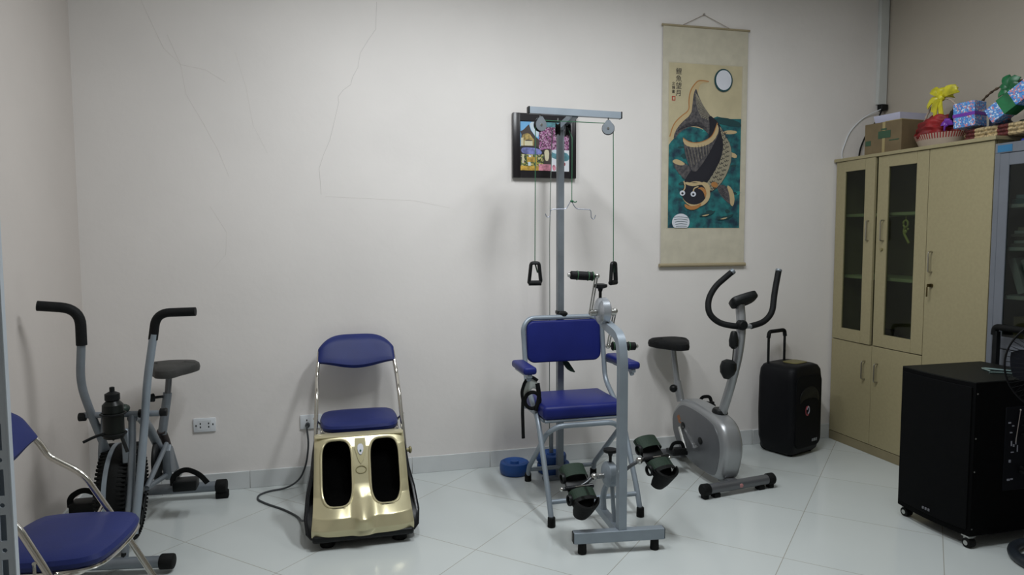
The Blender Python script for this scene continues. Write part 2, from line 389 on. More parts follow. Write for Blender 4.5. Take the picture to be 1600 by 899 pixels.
# ---------------------------------------------------------------- grey steel cabinet
gc = thing('steel_cabinet', 'grey steel filing cabinet with glass doors beside the beige cupboard', 'cabinet', (3.5, 2.4, 0))
GX, G0, G1, GH = 3.30, 2.00, 2.915, 1.855
bm = NB()
box(bm, GX+.02, RIGHT-.006, G1-.012, G1, 0, GH, .001, 1); box(bm, GX+.02, RIGHT-.006, G0, G0+.012, 0, GH, .001, 1)
box(bm, RIGHT-.016, RIGHT-.006, G0, G1, 0, GH); box(bm, GX+.02, RIGHT-.006, G0, G1, GH-.012, GH); box(bm, GX+.02, RIGHT-.006, G0, G1, .05, .062)
box(bm, GX, GX+.02, G0, G1, GH-.05, GH, .002, 1); box(bm, GX, GX+.02, G1-.03, G1, 0, GH-.05, .002, 1); box(bm, GX, GX+.02, G0, G0+.03, 0, GH-.05, .002, 1); box(bm, GX, GX+.02, G0+.03, G1-.03, 0, .07)
obj('body', bm, steel, gc, False)
for y0, y1 in ((G0+.032, 2.456), (2.46, G1-.032)):
    b = NB(); z0, z1, st = .82, GH-.053, .05
    box(b, GX-.002, GX+.016, y0, y0+st, z0, z1, .002, 1); box(b, GX-.002, GX+.016, y1-st, y1, z0, z1, .002, 1)
    box(b, GX-.002, GX+.016, y0+st, y1-st, z1-.06, z1, .002, 1); box(b, GX-.002, GX+.016, y0+st, y1-st, z0, z0+.06, .002, 1)
    d = obj('door', b, steel, gc, False); obj('glass_pane', box(NB(), GX+.004, GX+.008, y0+st, y1-st, z0+.06, z1-.06), cglass, d, False)
    obj('door', box(NB(), GX-.002, GX+.016, y0, y1, .075, .815, .002, 1), steel, gc, False, label='lower solid door')
shl = M('label_strip', (.50, .52, .52), .5)
for z in (1.07, 1.315, 1.53):
    s = obj('shelf', box(NB(), GX+.03, RIGHT-.018, G0+.014, G1-.014, z, z+.018), M('steel_shelf', (.42, .46, .50), .5), gc, False)
    for y in ((2.70, 2.80), (2.35, 2.45)): obj('shelf_label', box(NB(), GX+.028, GX+.031, y[0], y[1], z+.002, z+.016), shl, s, False)
obj('sticker', box(NB(), GX-.0015, GX+.001, 2.82, 2.90, GH-.045, GH-.01, 0), M('sticker_blue', (.03, .16, .32), .5), gc, False, label='small blue sticker')
b = text_mesh('HOA', .026, .0004); bmesh.ops.transform(b, matrix=Matrix.Translation((GX-.0022, 2.86, GH-.028)) @ Matrix.Rotation(-PI/2, 4, 'Z') @ Matrix.Rotation(PI/2, 4, 'X'), verts=b.verts)
b.free()
tag(obj('blue_folder', box(NB(), 3.36, 3.62, 2.60, 2.83, GH+.0005, GH+.018, .004, 1, None), M('folder_blue', (.03, .04, .30), .4), origin=(3.5, 2.7, GH)), 'blue plastic folder lying on top of the grey steel cabinet', 'folder')
tag(obj('blue_bag', prism(NB(), [(2.72, GH+.0185), (2.56, GH+.0185), (2.58, GH+.055), (2.66, GH+.045)], 3.40, 3.60, lambda u, v, h: (h, u, v), .004), M('bag_blue', (.05, .06, .38), .4), origin=(3.5, 2.65, GH+.0185)), 'crumpled blue bag on the folder above the grey cabinet', 'bag')
# contents
def book(name, lab, cat, x0, x1, y0, y1, z0, z1, mat, ang=0, group=None):
    c = Vector(((x0+x1)/2, (y0+y1)/2, z0)); T = Matrix.Translation(c) @ Matrix.Rotation(ang, 4, 'X') @ Matrix.Translation(-c)
    b = box(NB(), x0, x1, y0, y1, z0, z1, .002, 1, T); o = obj(name, b, mat, origin=c); tag(o, lab, cat, group); return o
fold = M('folder_paper', (.40, .43, .47), .6); foldd = M('folder_dark', (.05, .06, .08), .5); mags = M('magazines', (.16, .15, .15), .7)
book('file_folder', 'pale teal folder lying flat on the top shelf of grey cabinet', 'folder', 3.36, 3.62, 2.58, 2.87, 1.5485, 1.575, M('folder_teal', (.05, .14, .18), .5))
book('file_folder', 'light blue folder on the teal one, top shelf of grey cabinet', 'folder', 3.37, 3.60, 2.60, 2.85, 1.5755, 1.595, M('folder_sky', (.22, .33, .42), .5))
for k in range(6):
    book('magazine', ['lowest magazine of the flat pile on second shelf of grey cabinet', 'second magazine from the bottom of the pile in grey cabinet', 'third magazine from the bottom of the pile in grey cabinet', 'third magazine from the top of the pile in grey cabinet', 'second magazine from the top of the pile in grey cabinet', 'topmost magazine of the flat pile on second shelf of grey cabinet'][k], 'magazine', 3.36+.01*(k % 3), 3.60, 2.58+.012*(k % 2), 2.86-.01*(k % 3), 1.3335+k*.0165, 1.3335+k*.0165+.016, [mags, fold, M('mag_b', (.25, .22, .18), .7)][k % 3], group='magazines in the grey cabinet')
for k in range(3):
    o = book('ring_binder', ['white ring binder leaning nearest the cabinet side, third shelf of grey cabinet', 'middle white ring binder of the three leaning in the grey cabinet', 'white ring binder leaning nearest the picture edge in grey cabinet'][k], 'binder', 3.37, 3.60, 2.815-.07*k-.04, 2.815-.07*k, 1.099, 1.285, fold, math.radians(-20) if k < 9 else 0, 'binders leaning in the grey cabinet')
    pass
for k in range(3):
    book('carton', ['brown carton below the binders behind the glass', 'white packet below the binders behind the glass', 'dark carton below the binders near the frame'][k], 'box', 3.37, 3.60, 2.83-.09*k-.08, 2.83-.09*k, .832 if 0 else .8205, .98-.02*k, [card, fold, foldd][k])
obj('shelf', box(NB(), GX+.03, RIGHT-.018, G0+.014, G1-.014, .802, .82), M('steel_shelf_low', (.42, .46, .50), .5), gc, False)

# ---------------------------------------------------------------- things on the beige cabinet
TZ = HT+.0008
cb = thing('cardboard_box', 'brown cardboard box with green print on top of the beige cupboard', 'box', (3.46, 3.74, TZ))
T = Matrix.Translation((3.46, 3.74, 0)) @ Matrix.Rotation(math.radians(6), 4, 'Z')
obj('carton_body', box(NB(), -.12, .12, -.135, .135, TZ, TZ+.19, .003, 1, T), card, cb, False)
b = NB(); box(b, -.122, -.1195, -.06, .03, TZ+.09, TZ+.135, 0, 1, T); box(b, -.122, -.1195, .085, .125, TZ+.055, TZ+.085, 0, 1, T); box(b, -.122, -.1195, -.12, -.05, TZ+.070, TZ+.076, 0, 1, T); box(b, -.122, -.1195, -.03, .01, TZ+.14, TZ+.15, 0, 1, T)
obj('printed_mark', b, cgreen, cb, False)
b = NB(); box(b, -.1205, .1205, -.136, -.02, TZ+.188, TZ+.192, 0, 1, T); box(b, -.121, -.1195, -.02, .0, TZ, TZ+.188, 0, 1, T)
obj('tape', b, M('parcel_tape', (.35, .28, .13), .4), cb, False)
b = NB(); t = NB(); bmesh.ops.create_cube(t, size=1)
for v in t.verts: v.co = Vector((v.co.x*.22*(1 if v.co.z > 0 else .9), v.co.y*.20*(1 if v.co.z > 0 else .93), v.co.z*.045+.2155))
f = [f for f in t.faces if f.normal.z > .9][0]; r_ = bmesh.ops.inset_individual(t, faces=[f], thickness=.012); bmesh.ops.translate(t, verts=f.verts, vec=(0, 0, -.03))
bmesh.ops.transform(t, matrix=Matrix.Translation((3.475, 3.735, TZ)) @ Matrix.Rotation(math.radians(4), 4, 'Z'), verts=t.verts); merge(b, t)
tag(obj('white_tray', b, M('foam_white', (.55, .56, .72), .5), smooth=False, origin=(3.46, 3.68, TZ+.193)), 'white foam tray lying on the brown cardboard box', 'tray')
# red cloth basket
BKX, BKY = 3.47, 3.415
bk = thing('gift_basket', 'small red and white wicker basket with yellow bow on the beige cupboard', 'basket', (BKX, BKY, TZ))
def basket_wall(a, bb, z0, z1, n, mats_idx, flare=1.25, seg=64):
    b = NB()
    rows = 5; V = []
    for j in range(rows+1):
        t = j/rows; s = 1+(flare-1)*t
        V.append([b.verts.new((BKX0+a*s*math.cos(2*PI*k/seg), BKY0+bb*s*math.sin(2*PI*k/seg), z0+(z1-z0)*t)) for k in range(seg)])
    for j in range(rows):
        for k in range(seg):
            f = b.faces.new((V[j][k], V[j][(k+1) % seg], V[j+1][(k+1) % seg], V[j+1][k])); f.material_index = mats_idx(j, k)
    b.faces.new(V[0][::-1]).material_index = 0
    V2 = []
    for j in range(rows+1):
        t = j/rows; s = (1+(flare-1)*t)*.93
        V2.append([b.verts.new((BKX0+a*s*math.cos(2*PI*k/seg), BKY0+bb*s*math.sin(2*PI*k/seg), z0+.006+(z1-z0-.006)*t)) for k in range(seg)])
    for j in range(rows):
        for k in range(seg): b.faces.new((V2[j+1][k], V2[j+1][(k+1) % seg], V2[j][(k+1) % seg], V2[j][k])).material_index = mats_idx(j, k)
    for k in range(seg): b.faces.new((V[rows][k], V[rows][(k+1) % seg], V2[rows][(k+1) % seg], V2[rows][k])).material_index = mats_idx(rows, k)
    b.faces.new(V2[0]).material_index = 0
    return b
BKX0, BKY0 = BKX, BKY
b = basket_wall(.085, .125, TZ, TZ+.075, 64, lambda j, k: 1 if (j > 2 and k % 2 == 0) else 0, 1.32, 120)
obj('basket_body', b, None, bk, True, mats=[wickw, M('wicker_red', (.30, .03, .03), .6)])
b = NB(); n = 60
hp = [(BKX, BKY+.145*math.cos(PI*k/n), TZ+.05+.23*math.sin(PI*k/n)) for k in range(n+1)]
tube(b, hp, .006, 0, 8, radii=[.006+.0018*math.sin(k*2.1) for k in range(n+1)])
obj('handle', b, wickw, bk)
b = NB(); t = NB(); bmesh.ops.create_icosphere(t, subdivisions=5, radius=1)
for v in t.verts:
    q = v.co; k_ = 1+.09*math.sin(7*q.x+3*q.y)+.08*math.sin(9*q.y+5*q.z)+.05*math.sin(15*q.z+8*q.x)
    v.co = Vector((BKX+q.x*.10*k_, BKY+.008+q.y*.140*k_, TZ+.098+max(q.z, -.5)*.088*k_))
merge(b, t); obj('red_cloth', b, redc, bk)
def bow(parent, c, s, mat, loops, name='bow'):
    b = NB()
    for (dy, dz, dx, wd) in loops:
        P0 = Vector(c); P1 = Vector((c[0]+dx*s, c[1]+dy*s, c[2]+dz*s)); n = 7; d = (P1-P0); sd = Vector((.25, -dz, dy)); sd.normalize()
        L_, R_ = [], []
        for j in range(n+1):
            t_ = j/n; p = P0+d*t_+Vector((-.25*s*math.sin(PI*t_)*.5, 0, .10*s*math.sin(PI*t_))); ww = wd*s*(.08+.85*math.sin(PI*min(1, t_*.72+.04)))
            L_.append((p+sd*ww, p+sd*ww*.2+Vector((-.06*s, 0, 0)))); R_.append(p-sd*ww)
        A = [b.verts.new(a) for a, _ in L_]; B = [b.verts.new(m_) for _, m_ in L_]; D = [b.verts.new(a) for a in R_]
        A2 = [b.verts.new(v.co+Vector((.006, 0, 0))) for v in A]; B2 = [b.verts.new(v.co+Vector((.006, 0, 0))) for v in B]; D2 = [b.verts.new(v.co+Vector((.006, 0, 0))) for v in D]
        for j in range(n):
            for U, V_ in ((A, B), (B, D), (D, D2), (D2, B2), (B2, A2), (A2, A)): b.faces.new((U[j], U[j+1], V_[j+1], V_[j]))
        for j in (0, n): b.faces.new((A[j], B[j], D[j], D2[j], B2[j], A2[j]))
    ball(b, c, .16*s)
    return obj(name, b, mat, parent)
bow(bk, (BKX-.01, BKY+.0, TZ+.285), .135, yellowr, [(.50, .42, 0, .20), (-.80, .22, 0, .22), (-.6, .38, .15, .16), (.62, -.30, -.1, .18), (-.18, -1.0, -.1, .17), (.05, .45, .1, .16), (-.42, .02, .2, .16), (.12, -.85, -.2, .14), (.32, -.55, -.15, .16)])
bow(bk, (BKX-.085, BKY-.118, TZ+.110), .06, purpler, [(.6, .2, 0, .3), (-.6, .15, 0, .3), (.2, -.5, -.1, .2), (-.1, .6, 0, .25)], 'purple_bow')
# large woven basket
BX, BY = 3.49, 2.96
wbk = thing('woven_basket', 'long straw basket with dark red bands at the near end of the beige cupboard top', 'basket', (BX, BY, TZ))
b = NB(); out = rrect(-.105, .105, -.18, .235, .05, 6)
def strip(z0, z1, off, b, mi_f):
    pts = rrect(-.105-off, .105+off, -.18-off, .235+off, .05+off, 6); dense = []
    for i in range(len(pts)):
        a, c_ = Vector(pts[i]), Vector(pts[(i+1) % len(pts)]); n = max(1, int((a-c_).length/.012))
        for k in range(n): dense.append(a.lerp(c_, k/n))
    for j in range(3):
        zz = z0+(z1-z0)*(j+.5)/3; r_ = (z1-z0)/6*1.12
        P = [(BX+p.x+.002*math.sin(i*2.2+j*PI), BY+p.y, zz) for i, p in enumerate(dense)]
        t = NB(); tube(t, P, r_, 0, 7, closed=True)
        for f in t.faces:
            y = f.calc_center_median().y; f.material_index = 1 if (int((y-BY+1.02)/.065) % 3 == 0) else 0
        vm = {v: b.verts.new(v.co) for v in t.verts}
        for f in t.faces: b.faces.new([vm[v] for v in f.verts]).material_index = f.material_index
        t.free()
strip(TZ+.002, TZ+.062, 0, b, None); box(b, BX-.10, BX+.10, BY-.17, BY+.225, TZ, TZ+.01)
obj('basket_body', b, None, wbk, mats=[wick, wickr])
b = NB(); n = 70
hp = [(BX, BY+.02+.235*math.cos(PI*k/n), TZ+.04+.250*abs(math.sin(PI*k/n))**.55) for k in range(n+1)]
tube(b, hp, .007, 0, 8, radii=[.006+.002*math.sin(k*1.9) for k in range(n+1)]); obj('handle', b, dbrown, wbk)
def ribbon_box(name, label, T, sx, sy, sz, rib, ribs, mat=giftm):
    c = T.translation.copy(); th = thing(name, label, 'gift box', (c.x, c.y, c.z))
    obj('wrapped_box', box(NB(), -sx/2, sx/2, -sy/2, sy/2, -sz/2, sz/2, .004, 2, T), mat, th, False)
    b = NB()
    for ax, p, w_ in ribs:
        e = .0015
        if ax == 'z': box(b, -sx/2-e, sx/2+e, -sy/2-e, sy/2+e, p-w_, p+w_, 0, 1, T)
        if ax == 'y': box(b, -sx/2-e, sx/2+e, p-w_, p+w_, -sz/2-e, sz/2+e, 0, 1, T)
    obj('ribbon', b, rib, th, False); return th
ribbon_box('gift_box', 'upright blue patterned gift box with purple ribbon beside the yellow bow', Matrix.Translation((3.40, 3.165, TZ+.07+.072)) @ Matrix.Rotation(math.radians(12), 4, 'Z') @ Matrix.Rotation(math.radians(-3), 4, 'X'), .11, .115, .135, purpler, [('z', .0, .009)])
g2 = ribbon_box('gift_box', 'long tilted blue gift box with green ribbon across its middle', Matrix.Translation((3.395, 2.90, TZ+.172)) @ Matrix.Rotation(math.radians(8), 4, 'Z') @ Matrix.Rotation(math.radians(-33), 4, 'X'), .09, .25, .085, greenr, [('y', .02, .033)])
bow(g2, (3.40, 2.935, TZ+.228), .085, greenr, [(.30, .95, 0, .28), (-.45, .80, 0, .28), (.75, -.1, 0, .26), (-.6, .3, 0, .22), (.55, .5, 0, .24), (-.05, .7, .2, .2)], 'bow')
for (y, z, s, lab) in ((3.065, .105, .033, 'dark wrapped bottle tucked between the two blue gift boxes'), (2.995, .06, .028, 'dark blue round packet in straw basket below the green ribbon')):
    b = NB(); lathe(b, (3.47, y, TZ+.0625-.05), [(s*.8, 0), (s, .012), (s, z), (s*.4, z+.02), (s*.35, z+.04)])
    tag(obj('wrapped_bottle', b, M('dark_wrap', (.015, .02, .04), .4), origin=(3.47, y, TZ+.0125)), lab, 'bottle')
bm = NB(); t = NB(); bmesh.ops.create_icosphere(t, subdivisions=3, radius=1)
for v in t.verts:
    q = v.co; k_ = 1+.12*math.sin(8*q.x+3*q.y)+.1*math.sin(9*q.y+5*q.z); v.co = Vector((3.50+q.x*.055*k_, 2.89+q.y*.06*k_, TZ+.056+q.z*.036*k_))
merge(bm, t); tag(obj('tissue_bundle', bm, M('dark_green_tissue', (.015, .05, .03), .6, var=.4), origin=(3.5, 2.86, TZ+.012)), 'dark green tissue bundle in straw basket under the tilted gift box', 'tissue')
bm = NB()
for dy, dz in ((-.02, .045), (.0, .06), (.022, .04), (-.03, .01), (.03, .012)): tube(bm, [(3.42, 3.30, TZ+.12), (3.415, 3.285+dy*.6, TZ+.14+dz*.6), (3.41, 3.275+dy, TZ+.15+dz)], .012, 0, 8, radii=[.013, .015, .003])
obj('black_tuft', bm, black, bk)
# cables behind the cupboard
tag(obj('black_cable', tube(NB(), [(3.50, 4.112, 1.905), (3.50, 4.10, 1.98), (3.545, 4.09, 2.09), (3.62, 4.085, 2.17), (3.655, 4.09, 2.24)], .0055, .05, 8), black, origin=(3.5, 4.11, 1.905)), 'thick black cable rising from behind the cupboard to the corner conduit', 'cable')
tag(obj('white_cable', tube(NB(), [(3.37, 4.112, 1.902), (3.365, 4.113, 1.95), (3.42, 4.113, 2.09), (3.53, 4.113, 2.19), (3.64, 4.085, 2.24)], .0035, .06, 8), whitep, origin=(3.36, 4.11, 1.87)), 'thin white cable arching over the cupboard corner on the wall', 'cable')

# ---------------------------------------------------------------- scroll painting
SY = 4.105
sc = thing('scroll_painting', 'tall hanging paper scroll painted with a black carp in teal water', 'painting', (2.33, SY, 1.2))
X0, X1, Z0, Z1 = 2.040, 2.632, 1.207, 2.695
obj('backing', box(NB(), X0, X1, SY, SY+.0025, Z0, Z1), parch, sc, False)
for z, r_ in ((Z1, .007), (Z0, .012)):
    b = cyl(NB(), (X0-.01, SY, z), (X1+.01, SY, z), r_, seg=14); obj('scroll_rod', b, M('rod_wood', (.36, .30, .19), .6), sc)
b = tube(NB(), [(X0+.12, SY, Z1), (2.322, SY+.008, 2.775), (X1-.12, SY, Z1)], .0018, .001, 6); obj('hanging_string', b, M('string_brown', (.30, .24, .19), .8), sc)
ball(b := NB(), (2.322, SY+.01, 2.778), .007); obj('nail', b, M('nail_metal', (.3, .28, .26), .4, .8), sc)
mats = [parch2, sea, M('ink_black', (.015, .015, .022), .85), M('ink_grey', (.045, .043, .05), .85, col2=(.12, .11, .11), vscale=60), M('cream_fin', (.52, .40, .22), .85), M('orange_edge', (.42, .19, .06), .85),
        M('white_moon', (.66, .68, .74), .85), M('ink_teal_dark', (.015, .06, .065), .85), M('scale_grey', (.30, .27, .19), .85), M('seal_red', (.40, .06, .04), .85), M('mount_band', (.52, .47, .35), .9), M('teal_light', (.03, .26, .24), .85, var=.3, vscale=25)]
b = NB(); layer = [0]
def PX(u, v):   # painting coordinates -> metres on the sheet
    return (2.083+(u-55)/243*.512, 1.443+(720-v)/555*1.027)
def poly(pts, mi, sm=0, step=.00003):
    layer[0] += 1
    if sm: pts = smooth2(pts, sm)
    y = SY-.0004-layer[0]*step
    vs = [b.verts.new((PX(u, v)[0], y, PX(u, v)[1])) for u, v in pts]
    f = b.faces.new(vs); f.material_index = mi
def line(pts, wd, mi, sm=0, step=.00003):
    if sm:
        for _ in range(sm):
            q = [pts[0]]
            for i in range(len(pts)-1):
                a, c_ = pts[i], pts[i+1]; q += [(a[0]*.75+c_[0]*.25, a[1]*.75+c_[1]*.25), (a[0]*.25+c_[0]*.75, a[1]*.25+c_[1]*.75)]
            pts = q+[pts[-1]]
    n = len(pts); Lp, Rp = [], []
    for i in range(n):
        a, c_ = Vector(pts[max(0, i-1)]), Vector(pts[min(n-1, i+1)]); d = (c_-a).normalized(); nn = Vector((-d.y, d.x))
        ww = wd[0]+(wd[1]-wd[0])*i/(n-1) if isinstance(wd, tuple) else wd
        Lp.append(Vector(pts[i])+nn*ww/2); Rp.append(Vector(pts[i])-nn*ww/2)
    layer[0] += 1; y = SY-.0004-layer[0]*step
    for i in range(n-1):
        vs = [b.verts.new((PX(*p)[0], y, PX(*p)[1])) for p in (Lp[i], Lp[i+1], Rp[i+1], Rp[i])]
        b.faces.new(vs).material_index = mi
def ell(cx, cy, rx, ry, mi, n=28, rot=0):
    poly([(cx+rx*math.cos(2*PI*k/n)*math.cos(rot)-ry*math.sin(2*PI*k/n)*math.sin(rot), cy+rx*math.cos(2*PI*k/n)*math.sin(rot)+ry*math.sin(2*PI*k/n)*math.cos(rot)) for k in range(n)], mi)
poly([(52, 163), (300, 163), (300, 723), (52, 723)], 10)
poly([(55, 166), (297, 166), (297, 720), (55, 720)], 0)
poly([(56, 440), (66, 425), (90, 398), (125, 378), (160, 376), (190, 350), (215, 338), (250, 345), (297, 343), (297, 720), (56, 720)], 1)
for k in range(34):
    u = random.uniform(65, 285); v = random.uniform(400, 700); poly([(u, v), (u+random.uniform(8, 20), v-random.uniform(3, 10)), (u+random.uniform(18, 30), v+random.uniform(0, 6)), (u+8, v+random.uniform(5, 12))], random.choice([7, 7, 11]), 1)
poly([(205, 345), (240, 340), (280, 350), (297, 360), (297, 372), (250, 368), (215, 362)], 7, 1)
poly([(230, 392), (255, 382), (285, 386), (280, 394), (250, 398)], 4, 1)           # foam marks
poly([(255, 455), (285, 465), (283, 480), (258, 472)], 4, 1)
poly([(95, 385), (130, 370), (165, 372), (185, 392), (150, 395), (120, 388)], 11, 1)
ell(130, 382, 38, 11, 4)
ell(128, 388, 40, 11, 1)
# tail
poly([(180, 219), (150, 217), (136, 232), (122, 255), (118, 290), (122, 322), (95, 340), (70, 368), (58, 410), (62, 430), (75, 415), (100, 385), (140, 370), (150, 300), (150, 250), (160, 228), (185, 227)], 4, 1)
poly([(143, 245), (135, 265), (132, 300), (128, 335), (95, 365), (75, 395), (70, 425), (95, 392), (128, 374), (160, 376), (195, 405), (218, 372), (190, 335), (165, 300), (150, 268)], 3, 1)
for k in range(7): line([(142+k*1.2, 262+k*2), (146+k*4, 310), (165+k*6, 345+k*2)], (1, 1.6), 8, 1)
for k in range(6): line([(80+k*5, 395-k*3), (120+k*4, 360+k*2), (165+k*3, 362+k*4)], (1, 1.6), 2, 1)
line([(185, 222), (152, 219), (138, 233), (124, 256), (119, 290), (122, 322), (95, 342), (70, 370), (59, 412)], 3.2, 5, 2)
# left and right pelvic fins, pectoral fins
poly([(68, 492), (90, 488), (112, 500), (135, 520), (120, 560), (98, 545), (78, 520)], 3, 1)
poly([(66, 495), (78, 486), (96, 491), (112, 503), (100, 508), (82, 505)], 4, 1)
poly([(215, 572), (242, 570), (262, 585), (276, 615), (274, 645), (255, 632), (228, 605)], 3, 1)
poly([(250, 570), (268, 580), (280, 612), (276, 646), (264, 640), (262, 606)], 4, 1)
for k in range(5): line([(218+k*2, 575+k*5), (245+k*3, 590+k*9)], 1, 2)
poly([(245, 470), (262, 480), (258, 510), (246, 520)], 3, 1)
# body
poly([(185, 330), (222, 360), (240, 400), (262, 430), (268, 478), (255, 530), (225, 578), (190, 602), (140, 610), (103, 580), (112, 548), (150, 500), (172, 450), (188, 410), (190, 370)], 2, 1)
poly([(222, 365), (242, 402), (262, 432), (267, 478), (254, 528), (226, 575), (196, 596), (178, 575), (208, 528), (232, 478), (238, 430), (228, 392)], 8, 1)
for i in range(13):
    for j in range(5):
        t_ = i/12; cx = 232+20*math.sin(t_*2.2)-55*t_**2.2+ (j-2)*7.5*(.75+.3*t_); cy = 385+t_*190+(j-2)*3.5+(6 if j % 2 else 0)
        line([(cx-4, cy-3), (cx, cy+4), (cx+4, cy-2)], 1.8, 2, 1)
line([(186, 345), (222, 395), (232, 430), (224, 480), (198, 528), (170, 568)], (2, 3), 2, 1)
# dorsal fin
poly([(103, 418), (130, 440), (172, 430), (203, 408), (218, 362), (222, 395), (205, 430), (190, 462), (165, 505), (140, 535), (118, 500), (106, 455)], 3, 1)
poly([(101, 414), (120, 428), (150, 430), (180, 420), (200, 404), (214, 360), (222, 385), (206, 420), (180, 438), (150, 446), (118, 444), (103, 432)], 4, 1)
for k in range(9): line([(112+k*10, 446+math.sin(k)*3-k*1.5), (128+k*8, 520-k*7)], 1.1, 2, 0)
for k in range(8): line([(117+k*10, 448-k*2), (133+k*8, 512-k*7)], .8, 8, 0)
line([(101, 415), (122, 429), (150, 431), (180, 420), (201, 403), (215, 360)], 2.6, 5, 2)
# head
ell(148, 604, 47, 44, 4); ell(141, 602, 41, 38, 2); poly([(105, 562), (150, 568), (180, 560), (196, 580), (190, 610), (182, 580), (165, 570), (140, 578), (116, 574)], 4, 1)
poly([(150, 585), (170, 578), (184, 596), (178, 620), (174, 600), (164, 588)], 5, 1)
poly([(108, 636), (128, 646), (150, 643), (168, 632), (160, 650), (135, 660), (112, 652)], 5, 1)
line([(106, 560), (112, 580), (104, 596)], 4, 4, 1); line([(138, 596), (140, 584), (155, 578)], 4, 4, 1)
poly([(196, 565), (212, 560), (222, 572), (214, 582), (200, 578)], 5, 1)
for cx, cy in ((102, 601), (138, 604)): ell(cx, cy, 9, 9, 6, 18); ell(cx, cy+1, 4, 4, 2, 12)
# moon, reflected moon, small fish
ell(233, 216, 31, 39, 7); ell(234, 215, 26, 33.5, 6)
poly([(98+29*math.cos(a), 700+29*math.sin(a)) if 700+29*math.sin(a) < 719 else (98+29*math.cos(a), 719) for a in [2*PI*k/30 for k in range(30)]], 6)
for k in range(5): line([(74+k*2, 684+k*8), (95, 681+k*8), (122-k, 686+k*7)], 1.8, 7, 1)
for cx, cy in ((183, 672), (245, 683)):
    poly([(cx-28, cy+8), (cx-10, cy-3), (cx+12, cy-6), (cx+34, cy-14), (cx+18, cy+2), (cx-5, cy+9)], 7, 1); poly([(cx-18, cy+7), (cx-4, cy+2), (cx+12, cy), (cx, cy+7)], 4, 1)
    
obj('painting', b, None, sc, False, mats=mats)
def glyph(ch, u, v, size, mat, par):
    try:
        t = text_mesh(ch, size, .0002); x, z = PX(u, v)
        bmesh.ops.transform(t, matrix=Matrix.Translation((x, SY-.0015, z)) @ Matrix.Rotation(PI/2, 4, 'X'), verts=t.verts)
        obj('calligraphy', t, mat, par, False)
    except Exception as e: print('glyph', e)
inkm = M('calligraphy_ink', (.03, .03, .03), .9)
for k, ch in enumerate('鯉魚望月'): glyph(ch, 86, 195+k*24, .042, inkm, sc)
for k, ch in enumerate('文輝畫'): glyph(ch, 69, 236+k*13, .022, inkm, sc)
x, z = PX(70, 284); b = box(NB(), x-.012, x+.012, SY-.0016, SY-.0012, z-.014, z+.014); t = box(NB(), x-.006, x+.006, SY-.0018, SY-.0014, z-.008, z+.008, mi=1); merge(b, t, 1)
obj('seal', b, None, sc, False, mats=[mats[9], parch2])

# ---------------------------------------------------------------- framed picture
fr = thing('picture_frame', 'black framed collage of temple and blossom photos behind the pulley pole', 'picture', (1.27, 4.10, 1.74))
FX0, FX1, FZ0, FZ1 = 1.074, 1.468, 1.741, 2.120
b = NB(); w_ = .045
box(b, FX0, FX0+w_, 4.088, 4.118, FZ0, FZ1, .003, 2); box(b, FX1-w_+.01, FX1, 4.088, 4.118, FZ0, FZ1, .003, 2); box(b, FX0+w_, FX1-w_+.01, 4.0885, 4.118, FZ1-w_, FZ1-.001); box(b, FX0+w_, FX1-w_+.01, 4.0885, 4.118, FZ0+.001, FZ0+w_*.9)
obj('frame', b, M('frame_black', (.012, .010, .012), .3), fr)
def QX(u, v): return (FX0+(u-75)/630*(FX1-FX0), FZ0+(765-v)/670*(FZ1-FZ0))
b = NB(); lay = [0]
def q(pts, mi, sm=0):
    lay[0] += 1
    if sm: pts = smooth2(pts, sm)
    b.faces.new([b.verts.new((QX(u, v)[0], 4.096-lay[0]*.00012, QX(u, v)[1])) for u, v in pts]).material_index = mi
R4 = lambda a, c_, d, e: [(a, c_), (d, c_), (d, e), (a, e)]
pm = [M('mat_black', (.012, .01, .014), .6), M('print_sky', (.16, .42, .72), .4), M('print_cloud', (.55, .66, .72), .4), M('print_gold', (.36, .26, .08), .5, var=.5, vscale=60), M('print_roof_dark', (.05, .035, .03), .5), flowerm,
      M('print_violet', (.16, .18, .42), .5, var=.4, vscale=40), garden, M('print_pink', (.55, .22, .28), .5, var=.4, vscale=60), M('print_white', (.66, .68, .72), .5), M('print_teal', (.08, .22, .26), .5, var=.3, vscale=50), M('print_amber', (.45, .28, .04), .5, var=.4, vscale=60), M('print_cream', (.60, .55, .38), .5), M('print_red', (.30, .08, .09), .5)]
q(R4(110, 135, 690, 740), 0)
q(R4(150, 182, 332, 440), 1); q([(240, 182), (332, 182), (332, 350), (290, 320), (250, 260)], 2, 1); q([(160, 290), (228, 215), (236, 215), (262, 300), (332, 365), (332, 440), (155, 440)], 4); q([(170, 330), (200, 285), (228, 262), (255, 330), (285, 365), (280, 430), (170, 430)], 3)
q(R4(155, 350, 180, 432), 12); q(R4(190, 380, 270, 430), 12); q(R4(200, 372, 262, 382), 4)
q([(150, 285), (225, 240), (232, 205), (240, 250), (300, 340), (220, 300), (160, 320)], 4)
q(R4(332, 232, 632, 470), 5); q(R4(332, 182, 632, 234), 10)
q([(155, 470), (180, 447), (330, 455), (368, 500), (340, 525), (200, 520), (160, 500)], 6, 1); q(R4(155, 520, 380, 640), 7); q(R4(165, 520, 185, 615), 12); q(R4(215, 545, 310, 600), 11); q(R4(232, 530, 255, 550), 9); q(R4(225, 600, 250, 638), 2)
q(R4(380, 460, 452, 640), 4); q([(385, 480), (410, 465), (435, 480), (430, 580), (400, 590), (388, 540)], 12, 1)
q(R4(150, 640, 330, 688), 11); q(R4(330, 620, 455, 688), 8)
q(R4(452, 470, 634, 765), 9); q([(452, 500), (500, 470), (560, 480), (634, 510), (634, 580), (560, 590), (500, 565), (452, 545)], 10, 1); q([(455, 490), (500, 455), (540, 500), (500, 510)], 2, 1)
